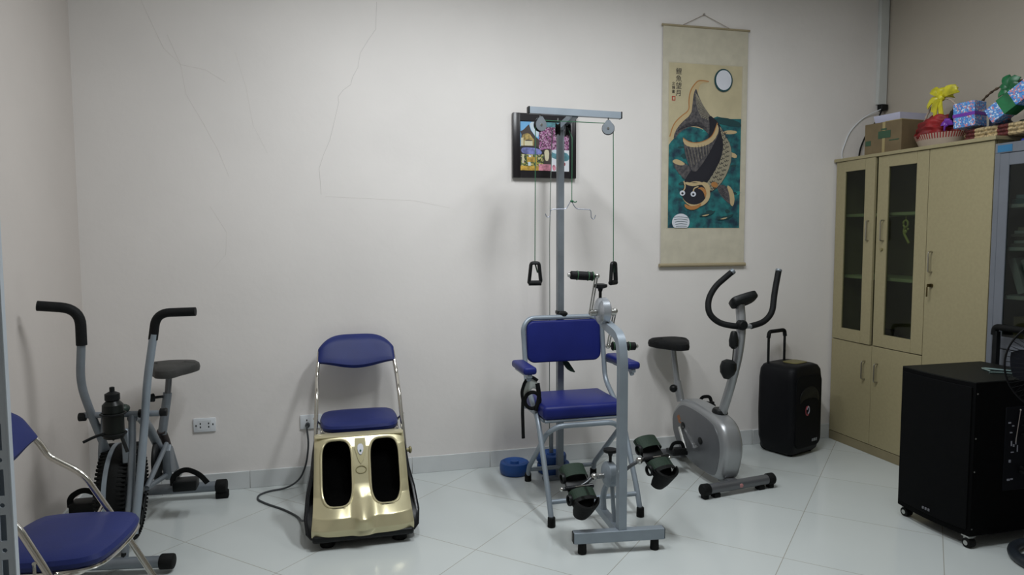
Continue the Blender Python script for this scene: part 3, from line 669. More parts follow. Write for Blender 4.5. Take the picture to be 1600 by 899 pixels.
q([(462, 640), (480, 620), (500, 640), (500, 680), (475, 690)], 8, 1); q([(575, 610), (590, 595), (600, 612), (590, 640)], 13, 1); q(R4(460, 720, 520, 724), 0); q(R4(585, 712, 620, 715), 0)
obj('photo_collage', b, None, fr, False, mats=pm)

# ---------------------------------------------------------------- wall sockets
def socket(x0, x1, z0, z1, holes, label):
    t = thing('wall_socket', label, 'socket', ((x0+x1)/2, BACK, z0))
    obj('face_plate', box(NB(), x0, x1, BACK-.010, BACK-.0005, z0, z1, .003, 2), whitep, t)
    for (hx, hz) in holes: obj('pin_hole', box(NB(), x0+hx-.003, x0+hx+.003, BACK-.0108, BACK-.009, z0+hz-.005, z0+hz+.005), socketd, t, False)
    if len(holes) > 4: obj('module', box(NB(), x0+.022, x1-.022, BACK-.0104, BACK-.009, z0+.012, z1-.012, .001, 1), M('module_white', (.70, .72, .74), .4), t)
socket(-.722, -.608, .335, .411, [(.014, .036), (.036, .046), (.036, .027), (.078, .046), (.078, .027), (.100, .040)], 'wide white wall socket low on the wall right of the air bike')
socket(-.165, -.045, .312, .392, [(.036, .050), (.036, .032)], 'white wall socket partly hidden by the middle folding chair')

# ---------------------------------------------------------------- folding chairs
def folding_chair(name, label, loc, ang, seat_w=.41, group=None):
    th = thing(name, label, 'chair', loc, group)
    T = Matrix.Translation(loc) @ Matrix.Rotation(ang, 4, 'Z')     # local: x = right, y = forward
    W = .212
    b = NB()
    side = lambda s: [(s*(W-.006), -.155, .70), (s*W, -.128, .645), (s*W, -.035, .588), (s*(W+.002), -.008, .558), (s*(W+.012), .12, .325), (s*(W+.02), .285, .012)]
    L_ = side(-1)[::-1]; R_ = side(1)
    pts = L_ + [(-W*.93, -.206, .775), (-W*.72, -.232, .812), (W*.72, -.232, .812), (W*.93, -.206, .775)] + R_
    pts[len(L_)-1] = (-(W-.006), -.150, .69); 
    tube(b, pts, .0105, .022, 12, T=T); obj('front_frame', b, chrome, th)
    b = NB(); rw = W-.02
    tube(b, [(-rw, -.30, .012), (-rw, .02, .395), (-rw+.004, .14, .405), (rw-.004, .14, .405), (rw, .02, .395), (rw, -.30, .012)], .0095, .04, 12, T=T); obj('rear_frame', b, chrome, th)
    b = NB(); tube(b, [(-W-.016, .20, .165), (W+.016, .20, .165)], .007, 0, 10, T=T); tube(b, [(-rw, -.22, .11), (rw, -.22, .11)], .007, 0, 10, T=T); obj('stretcher', b, chrome, th)
    for s in (-1, 1):
        b = NB(); tube(b, [(s*(W+.018), .262, .045), (s*(W+.0205), .289, .0)], .014, 0, 12, T=T); obj('rubber_foot', b, blackr, th)
        b = NB(); tube(b, [(s*rw, -.279, .037), (s*rw, -.303, .0)], .013, 0, 12, T=T); obj('rubber_foot', b, blackr, th)
        b = NB(); tube(b, [(s*(rw-.012), .01, .396), (s*(W+.018), .035, .46)], .006, 0, 8, T=T); obj('bracket', b, chrome, th)
    # seat: padded, rounded, wider at the back
    out = smooth2([(-.165, -.165), (.165, -.165), (.195, -.10), (.198, .06), (.175, .17), (.08, .19), (-.08, .19), (-.175, .17), (-.198, .06), (-.195, -.10)], 2)
    b = NB(); lv = [(.93, .412), (1.0, .420), (1.015, .434), (.98, .447), (.88, .455), (.6, .459)]
    V = [[b.verts.new(T @ Vector((x*s, y*s+.005, z))) for x, y in out] for s, z in lv]; n = len(out)
    for A, B in zip(V, V[1:]):
        for k in range(n): b.faces.new((A[k], A[(k+1) % n], B[(k+1) % n], B[k]))
    b.faces.new(V[0][::-1]); b.faces.new(V[-1]); obj('seat', b, bluev, th)
    b = NB(); tube(b, [(x*.99, y*.99+.005, .411) for x, y in out], .007, 0, 8, closed=True, T=T); obj('seat_rim', b, chrome, th)
    # backrest pad: curved panel with a dipped lower edge
    nu, nv = 48, 10; b = NB(); F_, B_ = [], []
    for i in range(nu+1):
        u = -1+2*i/nu; cF, cB = [], []
        topz = .852-.070*abs(u)**4; botz = .690+.004-.016*math.cos(u*PI/1.1)*(1 if abs(u) < .99 else 1)
        for j in range(nv+1):
            v = j/nv; z = botz+(topz-botz)*v; y = -.148-(z-.69)*.60-.012*(1-u*u)
            th_ = .021*math.sqrt(max(0, 1-(2*v-1)**6))*math.sqrt(max(0, 1-abs(u)**8))+.001
            x = u*(W+.002)*(1-.05*v)
            cF.append(b.verts.new(T @ Vector((x, y+th_, z)))); cB.append(b.verts.new(T @ Vector((x, y-th_, z))))
        F_.append(cF); B_.append(cB)
    for i in range(nu):
        for j in range(nv): b.faces.new((F_[i][j], F_[i+1][j], F_[i+1][j+1], F_[i][j+1])); b.faces.new((B_[i][j], B_[i][j+1], B_[i+1][j+1], B_[i+1][j]))
        b.faces.new((F_[i][0], B_[i][0], B_[i+1][0], F_[i+1][0])); b.faces.new((F_[i][nv], F_[i+1][nv], B_[i+1][nv], B_[i][nv]))
    for j in range(nv): b.faces.new((F_[0][j], F_[0][j+1], B_[0][j+1], B_[0][j])); b.faces.new((F_[nu][j], B_[nu][j], B_[nu][j+1], F_[nu][j+1]))
    obj('backrest', b, bluev, th)
    return th
folding_chair('folding_chair', 'blue folding chair with chrome frame standing behind the gold foot massager', (.147, 3.790, 0), PI)
folding_chair('folding_chair', 'blue folding chair with chrome frame at the left edge by the white rack post', (-.842, 2.50, 0), math.radians(-97))

# ---------------------------------------------------------------- foot massager
fm = thing('foot_massager', 'champagne gold foot massager with two black leg wells before blue chair', 'massager', (.135, 3.35, 0))
XC = .135
def fy(z):   # front profile: y for height z
    pr = [(.055, 3.175), (.09, 3.165), (.14, 3.185), (.17, 3.23), (.20, 3.275), (.25, 3.31), (.32, 3.35), (.40, 3.40), (.445, 3.45), (.455, 3.50)]
    for (a, ya_), (c_, yb) in zip(pr, pr[1:]):
        if z <= c_: t = (z-a)/(c_-a); return ya_+(yb-ya_)*t
    return pr[-1][1]
def hw(z): return .225-.014*(z/.44)+.006*math.exp(-((z-.08)/.05)**2)
wells = [(XC-.182, XC-.040), (XC+.040, XC+.182)]
WZ0, WZ1 = .172, .428
def in_well(x, z):
    best = 0; 
    for a, c_ in wells:
        cx, cz, rx, rz = (a+c_)/2, (WZ0+WZ1)/2, (c_-a)/2, (WZ1-WZ0)/2
        d = (abs((x-cx)/rx)**3.2+abs((z-cz)/rz)**5)
        if d < 1: best = 1-d
    return best
NU, NV = 130, 110; b = NB(); G = []; zb, zt = .055, .440
for j in range(NV+1):
    z = zb+(zt-zb)*j/NV; row = []
    for i in range(NU+1):
        u = -1+2*i/NU; x = XC+u*hw(z)
        y = fy(z)+.03*abs(u)**7
        y -= .046*math.exp(-abs((x-XC)/.036)**2.6)*math.exp(-abs((z-.145)/.062)**2.4)     # central hump
        y += .010*math.cos((x-XC)*2*PI/.21)*math.exp(-((z-.16)/.05)**2)*(1-math.exp(-((x-XC)/.05)**2))
        d = in_well(x, z)
        y += .10*min(1, d*1.7)**.6 if d > 0 else 0
        row.append((b.verts.new((x, y, z)), d))
    G.append(row)
for j in range(NV):
    for i in range(NU):
        c4 = (G[j][i], G[j][i+1], G[j+1][i+1], G[j+1][i]); f = b.faces.new([v for v, _ in c4])
        f.material_index = 1 if sum(d for _, d in c4)/4 > .02 else 0
# split gold shell / black wells
bw = b.copy()
bmesh.ops.delete(b, geom=[f for f in b.faces if f.material_index == 1], context='FACES')
bmesh.ops.delete(bw, geom=[f for f in bw.faces if f.material_index == 0], context='FACES')
# give the shell a rim depth
ext = bmesh.ops.extrude_edge_only(b, edges=[e for e in b.edges if e.is_boundary and (abs((e.verts[0].co.x-XC)) > hw(.2)-.02 or e.verts[0].co.z > zt-.001 or e.verts[0].co.z < zb+.001)])
bmesh.ops.translate(b, verts=[v for v in ext['geom'] if isinstance(v, bmesh.types.BMVert)], vec=(0, .02, 0))
obj('front_shell', b, gold, fm)
wl = M('well_fabric', (.002, .002, .002), .9, spec=.02, bump=.5, bscale=80)
for s in (0, 1):
    t = bw.copy(); bmesh.ops.delete(t, geom=[f for f in t.faces if (f.calc_center_median().x > XC) != bool(s)], context='FACES')
    obj('leg_well', t, wl, fm)
bw.free()
for a, c_ in wells:
    cx, cz, rx, rz = (a+c_)/2, (WZ0+WZ1)/2, (c_-a)/2, (WZ1-WZ0)/2; P = []
    for k in range(72):
        t = 2*PI*k/72; cs, sn = math.cos(t), math.sin(t); x = cx+rx*math.copysign(abs(cs)**(2/3.2), cs); z = cz+rz*math.copysign(abs(sn)**(2/5), sn)
        P.append((x, fy(z)-.001+.03*abs((x-XC)/hw(z))**7, z))
    b = NB(); tube(b, P, .0058, 0, 8, closed=True); obj('well_rim', b, gold, fm)
# black housing
b = NB(); prof = [(.045, 3.18, 3.480, .235), (.03, 3.20, 3.475, .22), (.065, 3.19, 3.485, .254), (.12, 3.235, 3.488, .262), (.20, 3.32, 3.50, .253), (.28, 3.37, 3.515, .234), (.36, 3.42, 3.535, .224), (.41, 3.46, 3.53, .215), (.434, 3.47, 3.515, .205)]
prof = sorted(prof); V = []
for z, y0, y1, w2 in prof:
    o_ = rrect(-w2, w2, y0+.022, y1, .012, 5); d_ = min(.125 if z > .13 else .001, y1-.012-(y0+.022)); xn = w2-.018
    o_ = o_[:18]+[(-xn, y0+.022), (-xn, y0+.022+d_), (xn, y0+.022+d_), (xn, y0+.022)]+o_[18:]
    V.append([b.verts.new((XC+x, y, z)) for x, y in o_])
n = len(V[0])
for A, B in zip(V, V[1:]):
    for k in range(n): b.faces.new((A[k], A[(k+1) % n], B[(k+1) % n], B[k]))
b.faces.new(V[0][::-1]); b.faces.new(V[-1])
obj('housing', b, blackg, fm)
b = NB(); box(b, XC-.208, XC+.208, 3.44, 3.514, .4345, .4415, .004, 2); obj('top_cap', b, gold, fm)
b = NB(); box(b, XC-.225, XC+.225, 3.172, 3.20, .036, .068, .012, 3); obj('front_skirt', b, black, fm)
for x in (XC-.16, XC+.165):
    for y in (3.235, 3.435):
        b = NB(); lathe(b, (x, y, 0), [(.030, 0), (.033, .004), (.033, .022), (.026, .034)]); obj('foot', b, blackr, fm)
# control fascia: oval button and silver chevron
z = .305; b = NB(); ring(b, (0, 0, 0), .024, .0022, (0, 1, 0), 32, 6)
bmesh.ops.transform(b, matrix=Matrix.Translation((XC, fy(z)-.0022, z)) @ Matrix.Rotation(math.radians(-28), 4, 'X') @ Matrix.Diagonal((1, 1, .72, 1)), verts=b.verts); obj('oval_badge', b, goldd, fm)
b = NB(); pts = [(-.024, .050), (.024, .050), (.027, .012), (.012, -.035), (0, -.052), (-.012, -.035), (-.027, .012)]
z = .380
prism(b, pts, 0, .003, lambda u, v, h: (XC+u, fy(z+v)-.0015-h, z+v)); obj('chevron_panel', b, goldd, fm)
b = NB(); prism(b, smooth2([(-.012, .030), (.012, .030), (.015, .005), (0, -.018), (-.015, .005)], 1), 0, .003, lambda u, v, h: (XC+u, fy(z+v)-.005-h, z+v)); obj('display', b, M('display_silver', (.50, .51, .55), .35, .3), fm)
ball(b := NB(), (XC, fy(.385)-.011, .385), .0045); obj('power_button', b, M('button_green', (.05, .18, .12), .4), fm)
b = NB(); cyl(b, (XC+.20, 3.46, .345), (XC+.240, 3.46, .345), .010, seg=12); ball(b, (XC+.243, 3.46, .345), .018, (.5, 1, 1)); obj('side_knob', b, goldd, fm)
# power cord
pts = [(-.125, BACK-.012, .34), (-.13, BACK-.035, .33), (-.12, BACK-.05, .24), (-.135, 4.04, .13), (-.17, 4.03, .05), (-.24, 4.03, .008), (-.33, 4.02, .0055), (-.385, 3.97, .0055), (-.385, 3.90, .0055), (-.33, 3.82, .0055), (-.24, 3.72, .0055), (-.165, 3.60, .0055), (-.145, 3.50, .02), (-.126, 3.44, .05)]
b = tube(NB(), pts, .0052, .06, 10, n=6); cyl(b, (-.125, BACK-.030, .335), (-.125, BACK-.0112, .338), .013, seg=12)
tag(obj('power_cord', b, M('cord_dark', (.05, .055, .06), .5), origin=(-.25, 3.9, 0)), 'dark grey power cord looping over floor from wall socket to foot massager', 'cord')

# ---------------------------------------------------------------- rehabilitation chair with pulley frame
rc = thing('exercise_chair', 'blue padded rehabilitation chair with tall pulley frame and hand and foot cranks', 'exercise machine', (1.25, 3.35, 0))
R1 = .0135
XL, XR = 1.035, 1.478
# back frame: an inverted U running forward down to the front feet
b = NB(); pts = [(1.018, 3.172, .03), (1.020, 3.215, .12), (1.027, 3.42, .455), (1.033, 3.66, .60), (1.030, 3.72, .90), (1.070, 3.735, .945), (1.445, 3.735, .945), (1.490, 3.72, .90), (1.488, 3.66, .60), (1.486, 3.42, .455), (1.484, 3.215, .12), (1.484, 3.178, .03)]
tube(b, pts, R1, .055, 12); obj('back_frame', b, greym, rc)
b = NB(); pts = [(1.085, 3.815, .03), (1.083, 3.79, .09), (1.060, 3.375, .40), (1.110, 3.345, .440), (1.405, 3.345, .440), (1.458, 3.375, .40), (1.474, 3.78, .09), (1.474, 3.797, .03)]
tube(b, pts, R1, .05, 12); obj('rear_frame', b, greym, rc)
b = NB(); tube(b, [(1.022, 3.212, .105), (1.484, 3.212, .105)], .012, 0, 12); obj('front_crossbar', b, greym, rc)
b = NB(); tube(b, [(1.082, 3.79, .075), (1.474, 3.785, .075)], .012, 0, 12); obj('rear_crossbar', b, greym, rc)
b = NB()
for x in (1.045, 1.47): tube(b, [(x, 3.38, .462), (x, 3.70, .462)], .009, 0, 10)
tube(b, [(1.045, 3.365, .462), (1.47, 3.365, .462)], .009, 0, 10); tube(b, [(1.03, 3.69, .462), (1.505, 3.69, .462)], .009, 0, 10); obj('seat_frame', b, greym, rc)
for x, y in ((1.018, 3.170), (1.484, 3.176), (1.085, 3.817), (1.474, 3.797)):
    obj('rubber_foot', lathe(NB(), (x, y, 0), [(.018, 0), (.0195, .003), (.0185, .045), (.016, .048)]), blackr, rc)
b = NB(); t = NB(); bmesh.ops.create_grid(t, x_segments=1, y_segments=1, size=1); t.free()
box(b, 1.035, 1.478, 3.350, 3.725, .468, .540, .024, 4); obj('seat_cushion', b, blued, rc)
# backrest pad
b = NB(); out = rrect(1.050, 1.482, .700, .930, .045, 6); prism(b, out, 3.700, 3.734, lambda u, v, h: (u, h+(v-.70)*.06, v), .010, 3); obj('backrest', b, blued, rc)
for x0, x1, xs in ((.932, 1.002, 1.028), (1.490, 1.560, 1.508)):
    b = box(NB(), x0, x1, 3.35, 3.60 if x0 < 1.2 else 3.67, .706, .744, .014, 3); a = obj('armrest', b, blued, rc)
    b = NB(); xm = (x0+x1)/2; box(b, xm-.012, xm+.012, 3.36, 3.61, .688, .706, .002, 1); tube(b, [(xs, 3.683, .70), (xm, 3.62, .697), (xm, 3.58, .697)], .010, .02, 10); tube(b, [(xm, 3.40, .695), (xm, 3.38, .675)], .012, 0, 10)
    obj('armrest_bracket', b, greym, a)
# front T stand
T8 = Matrix.Translation((1.225, 2.842, 0)) @ Matrix.Rotation(math.radians(-7), 4, 'Z')
b = NB(); box(b, -.205, .205, -.020, .020, .050, .100, .002, 1, T8); obj('base_bar', b, greym, rc, False)
for s in (-1, 1):
    b = NB(); box(b, s*.2052-.003, s*.2052+.003, -.018, .018, .052, .098, .001, 1, T8); obj('end_cap', b, black, rc)
    p = T8 @ Vector((s*.165, 0, 0)); obj('rubber_foot', lathe(NB(), p, [(.018, 0), (.020, .003), (.018, .052)]), blackr, rc)
b = NB(); tube(b, [(1.238, 2.845, .095), (1.238, 2.845, .86), (1.240, 2.875, .955), (1.240, 3.05, .992)], .0185, .10, square=True, n=10, up=(1, 0, 0)); obj('front_post', b, greym, rc)
b = NB(); tube(b, [(1.238, 2.85, .075), (1.245, 3.205, .10)], .017, 0, square=True, up=(1, 0, 0)); obj('floor_beam', b, greym, rc, False)
b = NB(); tube(b, [(1.243, 3.06, .09), (1.243, 3.075, .17), (1.242, 3.03, .235), (1.24, 2.98, .27)], .014, .06, 12); tube(b, [(1.243, 2.93, .09), (1.243, 2.95, .17), (1.242, 2.96, .26)], .010, .03, 10); obj('pedal_bracket', b, greym, rc)
def hub(c, r_, wd, mat):
    b = NB(); lathe(b, (c[0]-wd/2, c[1], c[2]), [(r_*.5, -.006), (r_*.82, 0), (r_, wd*.18), (r_, wd*.82), (r_*.82, wd), (r_*.5, wd+.006)], (1, 0, 0), 32); return obj('resistance_drum', b, mat, rc)
def tknob(c, h):
    b = NB(); cyl(b, c, (c[0], c[1], c[2]+h), .007, seg=10); lathe(b, (c[0], c[1], c[2]+h*.6), [(.009, 0), (.012, .012), (.030, .018), (.033, .024), (.031, .032), (.015, .036)]); return obj('tension_knob', b, black, rc)
silvc = M('drum_silver', (.45, .48, .52), .25, .6)
hub((1.222, 3.04, 1.052), .062, .050, silvc); tknob((1.210, 3.04, 1.108), .058)
hub((1.235, 2.975, .305), .058, .048, greym); tknob((1.238, 2.975, .360), .050)
crankm = M('crank_steel', (.50, .50, .48), .2, .9)
# hand crank (upper): left arm up with a handle to the left, right arm down with a handle to the right
b = NB(); cyl(b, (1.190, 3.04, 1.045), (1.162, 3.04, 1.045), .016, seg=14); cyl(b, (1.285, 3.04, 1.045), (1.250, 3.04, 1.045), .016, seg=14)
for dx in (-.005, .006): tube(b, [(1.162+dx, 3.04, 1.045), (1.178+dx, 3.01, 1.212)], .0035, 0, 8); tube(b, [(1.282+dx, 3.04, 1.045), (1.262+dx, 3.07, .885)], .0035, 0, 8)
ball(b, (1.166, 3.04, 1.045), .013); ball(b, (1.182, 3.01, 1.215), .012); ball(b, (1.282, 3.04, 1.050), .014); ball(b, (1.262, 3.07, .882), .012)
obj('hand_crank', b, crankm, rc)
for x0, x1, y, z0, z1 in ((1.178, 1.050, 3.01, 1.213, 1.222), (1.268, 1.405, 3.07, .882, .876)):
    b = NB(); d = Vector((x1-x0, 0, z1-z0)); P0 = Vector((x0, y, z0)); L = d.length; d.normalize()
    lathe(b, P0+d*.012, [(.010, 0), (.019, .003), (.020, L*.45), (.019, L-.02), (.012, L-.015)], d, 20)
    g = obj('hand_grip', b, blackf, rc)
    for t_ in (.06, .26, .74): ring(bb := NB(), P0+d*(.012+(L-.02)*t_), .0195, .0025, d, 24, 6); obj('grip_band', bb, greenf, g)
    obj('end_nut', cyl(NB(), P0+d*(L-.01), P0+d*(L+.008), .009, seg=10, bev=.002), crankm, g)
# foot crank (lower)
b = NB(); tube(b, [(1.155, 2.975, .30), (1.115, 2.965, .275), (1.065, 2.955, .262), (1.00, 2.955, .262)], .0085, .03, 10)
tube(b, [(1.31, 2.975, .315), (1.345, 2.965, .345), (1.385, 2.955, .365), (1.52, 2.955, .362)], .0085, .03, 10)
obj('crank_arms', b, M('crank_dark', (.09, .095, .10), .3, .6), rc)
b = NB(); cyl(b, (1.205, 2.975, .300), (1.150, 2.975, .300), .013, seg=12); cyl(b, (1.265, 2.975, .315), (1.315, 2.975, .315), .013, seg=12)
ball(b, (1.158, 2.972, .30), .017); ball(b, (1.375, 2.957, .362), .018); ball(b, (1.525, 2.955, .362), .010); ball(b, (.998, 2.955, .262), .010)
obj('foot_crank', b, crankm, rc)
def foot_pedal(cx, cy, cz, yaw):
    T = Matrix.Translation((cx, cy, cz)) @ Matrix.Rotation(yaw, 4, 'Z') @ Matrix.Rotation(math.radians(36), 4, 'X')   # local: y+ = towards the chair
    b = NB(); out = smooth2([(-.050, -.10), (.050, -.10), (.056, 0), (.056, .09), (.03, .125), (-.03, .125), (-.056, .09), (-.056, 0)], 2)
    prism(b, out, -.008, .006, lambda u, v, h: T @ Vector((u, v, h)), .003); p = obj('foot_plate', b, black, rc)
    # heel cup: tapering wall at the near end
    b = NB(); rows = []
    for j, (h, s) in enumerate(((-.075, .66), (-.04, .84), (.01, .98), (.040, 1.05))):
        rows.append([(T @ Vector((s*.056*math.cos(a), -.080+s*.052*math.sin(a), h)), T @ Vector((s*.048*math.cos(a), -.080+s*.043*math.sin(a), h+.004))) for a in [PI+PI*k/16 for k in range(17)]])
    A = [[b.verts.new(o_) for o_, i_ in r_] for r_ in rows]; B = [[b.verts.new(i_) for o_, i_ in r_] for r_ in rows]
    for j in range(3):
        for k in range(16): b.faces.new((A[j][k], A[j][k+1], A[j+1][k+1], A[j+1][k])); b.faces.new((B[j][k], B[j+1][k], B[j+1][k+1], B[j][k+1]))
    for k in range(16): b.faces.new((A[3][k], A[3][k+1], B[3][k+1], B[3][k])); b.faces.new((A[0][k], B[0][k], B[0][k+1], A[0][k+1]))
    for j in range(3):
        for k in (0, 16): b.faces.new((A[j][k], A[j+1][k], B[j+1][k], B[j][k]))
    b.faces.new(A[0][::-1]); obj('heel_cup', b, blackr, p)
    def strap(y0, hgt, wd, mat, nm='strap'):
        b = NB(); P = []
        n = 16
        for k in range(n+1):
            a = PI*k/n; P.append((.060*math.cos(a), hgt*math.sin(a)**.7 if 0 < k < n else 0))
        for k in range(n):
            (xa, za), (xb, zb_) = P[k], P[k+1]
            q0 = [Vector((xa, y0-wd, za)), Vector((xb, y0-wd, zb_)), Vector((xb, y0+wd, zb_*.92)), Vector((xa, y0+wd, za*.92))]
            q1 = [v*1.0+Vector((0, 0, .0035)) for v in q0]
            vs0 = [b.verts.new(T @ v) for v in q0]; vs1 = [b.verts.new(T @ v) for v in q1]
            b.faces.new(vs0[::-1]); b.faces.new(vs1)
            for a_ in range(4): b.faces.new((vs0[a_], vs0[(a_+1) % 4], vs1[(a_+1) % 4], vs1[a_]))
        bmesh.ops.remove_doubles(b, verts=b.verts, dist=.0002)
        obj(nm, b, mat, p)
    strap(.080, .040, .032, greens); strap(-.045, .045, .024, greens); strap(-.080, .052, .010, blackr)
    b = NB(); tube(b, [T @ Vector((-.068, .0, .012)), T @ Vector((.068, .0, .012))], .010, 0, 12); obj('axle_sleeve', b, blackg, p)
    b = NB(); tube(b, [T @ Vector((-.022, -.001, .0205)), T @ Vector((.022, -.001, .0205))], .0035, 0, 8); obj('axle_pin', b, crankm, p)
    b = NB(); P = [T @ Vector((-.062+.0*k, .055+.022*math.cos(a), .010+.020*math.sin(a))) for k, a in enumerate([2*PI*k/20 for k in range(20)])]
    tube(b, P, .004, 0, 6, closed=True, aspect=2.2); obj('strap_buckle', b, black, p); b = NB(); P = [T @ Vector((-.064, -.055+.022*math.cos(a), .004+.022*math.sin(a))) for a in [2*PI*k/20 for k in range(20)]]; tube(b, P, .004, 0, 6, closed=True, aspect=2.2)
    obj('strap_buckle', b, black, p)
foot_pedal(1.078, 2.955, .258, math.radians(4)); foot_pedal(1.452, 2.955, .362, math.radians(10))
# pole with pulley head
PXc, PYc = 1.270, 3.80
b = NB(); tube(b, [(PXc, PYc, .02), (PXc, PYc, 2.005)], .0175, 0, square=True, up=(1, 0, 0)); obj('pole', b, greyd, rc, False)
b = NB(); box(b, PXc-.022, PXc+.022, PYc-.022, PYc+.022, .955, .975, .003, 1); obj('pole_collar', b, black, rc)
b = NB(); lathe(b, (PXc, PYc-.055, .945), [(.010, 0), (.024, .006), (.026, .022), (.014, .032)], (0, 0, 1), 16); cyl(b, (PXc, PYc-.02, .955), (PXc, PYc-.06, .955), .007, seg=8); obj('lock_knob', b, black, rc)
b = NB(); box(b, PXc-.10, PXc+.10, PYc-.02, PYc+.02, .0, .018, .002, 1); obj('pole_foot_plate', b, greyd, rc, False)
b = NB(); tube(b, [(PXc, PYc+.015, 1.993), (1.251, 3.505, 2.020)], .0165, 0, square=True, up=(1, 0, 0)); obj('top_arm', b, greym, rc, False)
b = NB(); tube(b, [(1.003, 3.500, 2.030), (1.497, 3.500, 2.022)], .0165, 0, square=True, up=(0, 0, 1)); obj('top_bar', b, greym, rc, False)
for x, z in ((1.000, 2.030), (1.500, 2.022)): obj('end_cap', box(NB(), x-.004, x+.004, 3.482, 3.518, z-.018, z+.018, .002, 1), black, rc)
def pulley(c, ang=0, mat=greyd):
    cx, cy, cz = c; T = Matrix.Translation(c) @ Matrix.Rotation(ang, 4, 'Z')
    b = NB(); out = [(.031*math.sin(a), -.031*math.cos(a)) for a in [-2.2+4.4*k/24 for k in range(25)]]; out += [(.008, .042), (-.008, .042)]
    for h0, h1 in ((-.013, -.010), (.010, .013)): prism(b, out, h0, h1, lambda u, v, h: T @ Vector((u, h, v)), 0)
    p = obj('pulley', b, mat, rc)
    b = NB(); tube(b, [T @ Vector((0, -.0095, 0)), T @ Vector((0, -.003, 0)), T @ Vector((0, .003, 0)), T @ Vector((0, .0095, 0))], .03, 0, 24, radii=[.033, .026, .026, .033]); obj('wheel', b, blackr, p)
    cyl(b := NB(), T @ Vector((0, -.016, 0)), T @ Vector((0, .016, 0)), .006, seg=10); tube(b, [T @ Vector((0, 0, .040)), T @ Vector((0, 0, .058))], .003, 0, 8); obj('axle', b, crankm, p)
pulley((1.062, 3.500, 1.958), math.radians(12)); pulley((1.432, 3.500, 1.953), math.radians(-22))
pulley((1.19, 3.60, 1.955), math.radians(70), black); pulley((1.262, 3.66, 1.96), math.radians(80), black)
zt_ = 1.978
b = NB(); tube(b, [(1.037, 3.50, 1.95), (1.034, 3.50, 1.26)], .0022, 0, 6); obj('rope', b, greenrope, rc)
b = NB(); tube(b, [(1.46, 3.50, 1.95), (1.464, 3.50, 1.6), (1.466, 3.50, 1.258)], .0022, 0, 6); obj('rope', b, greenrope, rc)
b = NB(); tube(b, [(1.085, 3.50, 1.982), (1.435, 3.50, 1.980)], .0022, 0, 6); obj('rope', b, greenrope, rc)
b = NB(); tube(b, [(1.165, 3.62, 1.955), (1.170, 3.66, 1.70), (1.176, 3.70, 1.40), (1.190, 3.74, 1.0), (1.195, 3.76, .60), (1.20, 3.775, .20)], .0022, .05, 6); obj('rope', b, greyrope, rc)
b = NB(); tube(b, [(1.262, 3.63, 1.955), (1.234, 3.50, 1.90), (1.233, 3.50, 1.575)], .0022, .01, 6); obj('rope', b, greenrope, rc)
b = NB(); HX, HY, HZ = 1.233, 3.50, 1.575
tube(b, [(HX-.143, HY, HZ-.065), (HX-.135, HY, HZ-.085), (HX-.118, HY, HZ-.078), (HX-.115, HY, HZ-.042), (HX-.03, HY, HZ-.040), (HX-.008, HY, HZ-.002), (HX, HY, HZ+.002), (HX+.012, HY, HZ-.025), (HX+.03, HY, HZ-.040), (HX+.105, HY, HZ-.042), (HX+.107, HY, HZ-.085), (HX+.122, HY, HZ-.095), (HX+.132, HY, HZ-.070)], .0024, .014, 8)
obj('wire_hanger', b, M('wire_grey', (.32, .34, .40), .35, .7), rc)
b = NB(); ball(b, (HX, HY, HZ), .008, (1.2, 1, .8)); tube(b, [(HX, HY, HZ), (HX+.018, HY-.003, HZ-.006), (HX+.026, HY-.004, HZ+.000)], .0028, .005, 6); obj('rope_knot', b, greenrope, rc)
def stirrup(cx, cz, ang):
    T = Matrix.Translation((cx, 3.50, cz)) @ Matrix.Rotation(ang, 4, 'Z')
    b = NB(); tube(b, [T @ Vector(p) for p in ((-.031, 0, -.050), (-.020, 0, .050), (.020, 0, .050), (.031, 0, -.050), (-.031, 0, -.050), (-.0305, 0, -.046))], .012, .012, 8, up=(0, 1, 0), aspect=.8); p = obj('pull_handle', b, black, rc)
    b = NB(); tube(b, [T @ Vector((-.032, 0, -.053)), T @ Vector((.032, 0, -.053))], .0135, 0, 12); obj('grip', b, blackf, p)
    obj('loop', tube(NB(), [T @ Vector((0, 0, .050)), T @ Vector((.008, 0, .02)), T @ Vector((.014, 0, .0))], .004, .01, 6), greens, p)
stirrup(1.034, 1.208, math.radians(-8)); stirrup(1.466, 1.202, math.radians(42))
# straps hanging at the left of the seat
b = NB(); prism(b, smooth2([(-.045, -.03), (-.035, .05), (0, .075), (.040, .055), (.045, .0), (.01, .02), (-.02, -.02)], 2), 0, .014, lambda u, v, h: (1.000+u*.9, 3.46+h, .60+v), .004, 2); obj('strap_pad', b, M('pad_white', (.42, .45, .42), .7), rc)
b = NB(); P = [(1.0+.04*math.cos(a)+.005, 3.452, .555+.042*math.sin(a)) for a in [2*PI*k/26 for k in range(26)]]; tube(b, P, .0065, 0, 6, closed=True, aspect=1.6)
tube(b, [(.955, 3.455, .56), (.950, 3.46, .60), (.968, 3.458, .655), (1.0, 3.455, .68), (1.035, 3.46, .655)], .005, .02, 6, aspect=1.8)
tube(b, [(.955, 3.45, .575), (.952, 3.45, .50), (.956, 3.45, .36)], .0048, .02, 6, aspect=2); tube(b, [(1.035, 3.46, .64), (1.045, 3.455, .56), (1.02, 3.45, .50)], .012, .03, 8)
obj('hook_strap', b, blackr, rc)
b = NB(); prism(b, smooth2([(1.262, .70), (1.295, .70), (1.325, .655), (1.345, .625), (1.30, .64), (1.275, .67)], 1), 3.738, 3.742, lambda u, v, h: (u, h, v)); obj('trailing_strap', b, greens, rc)
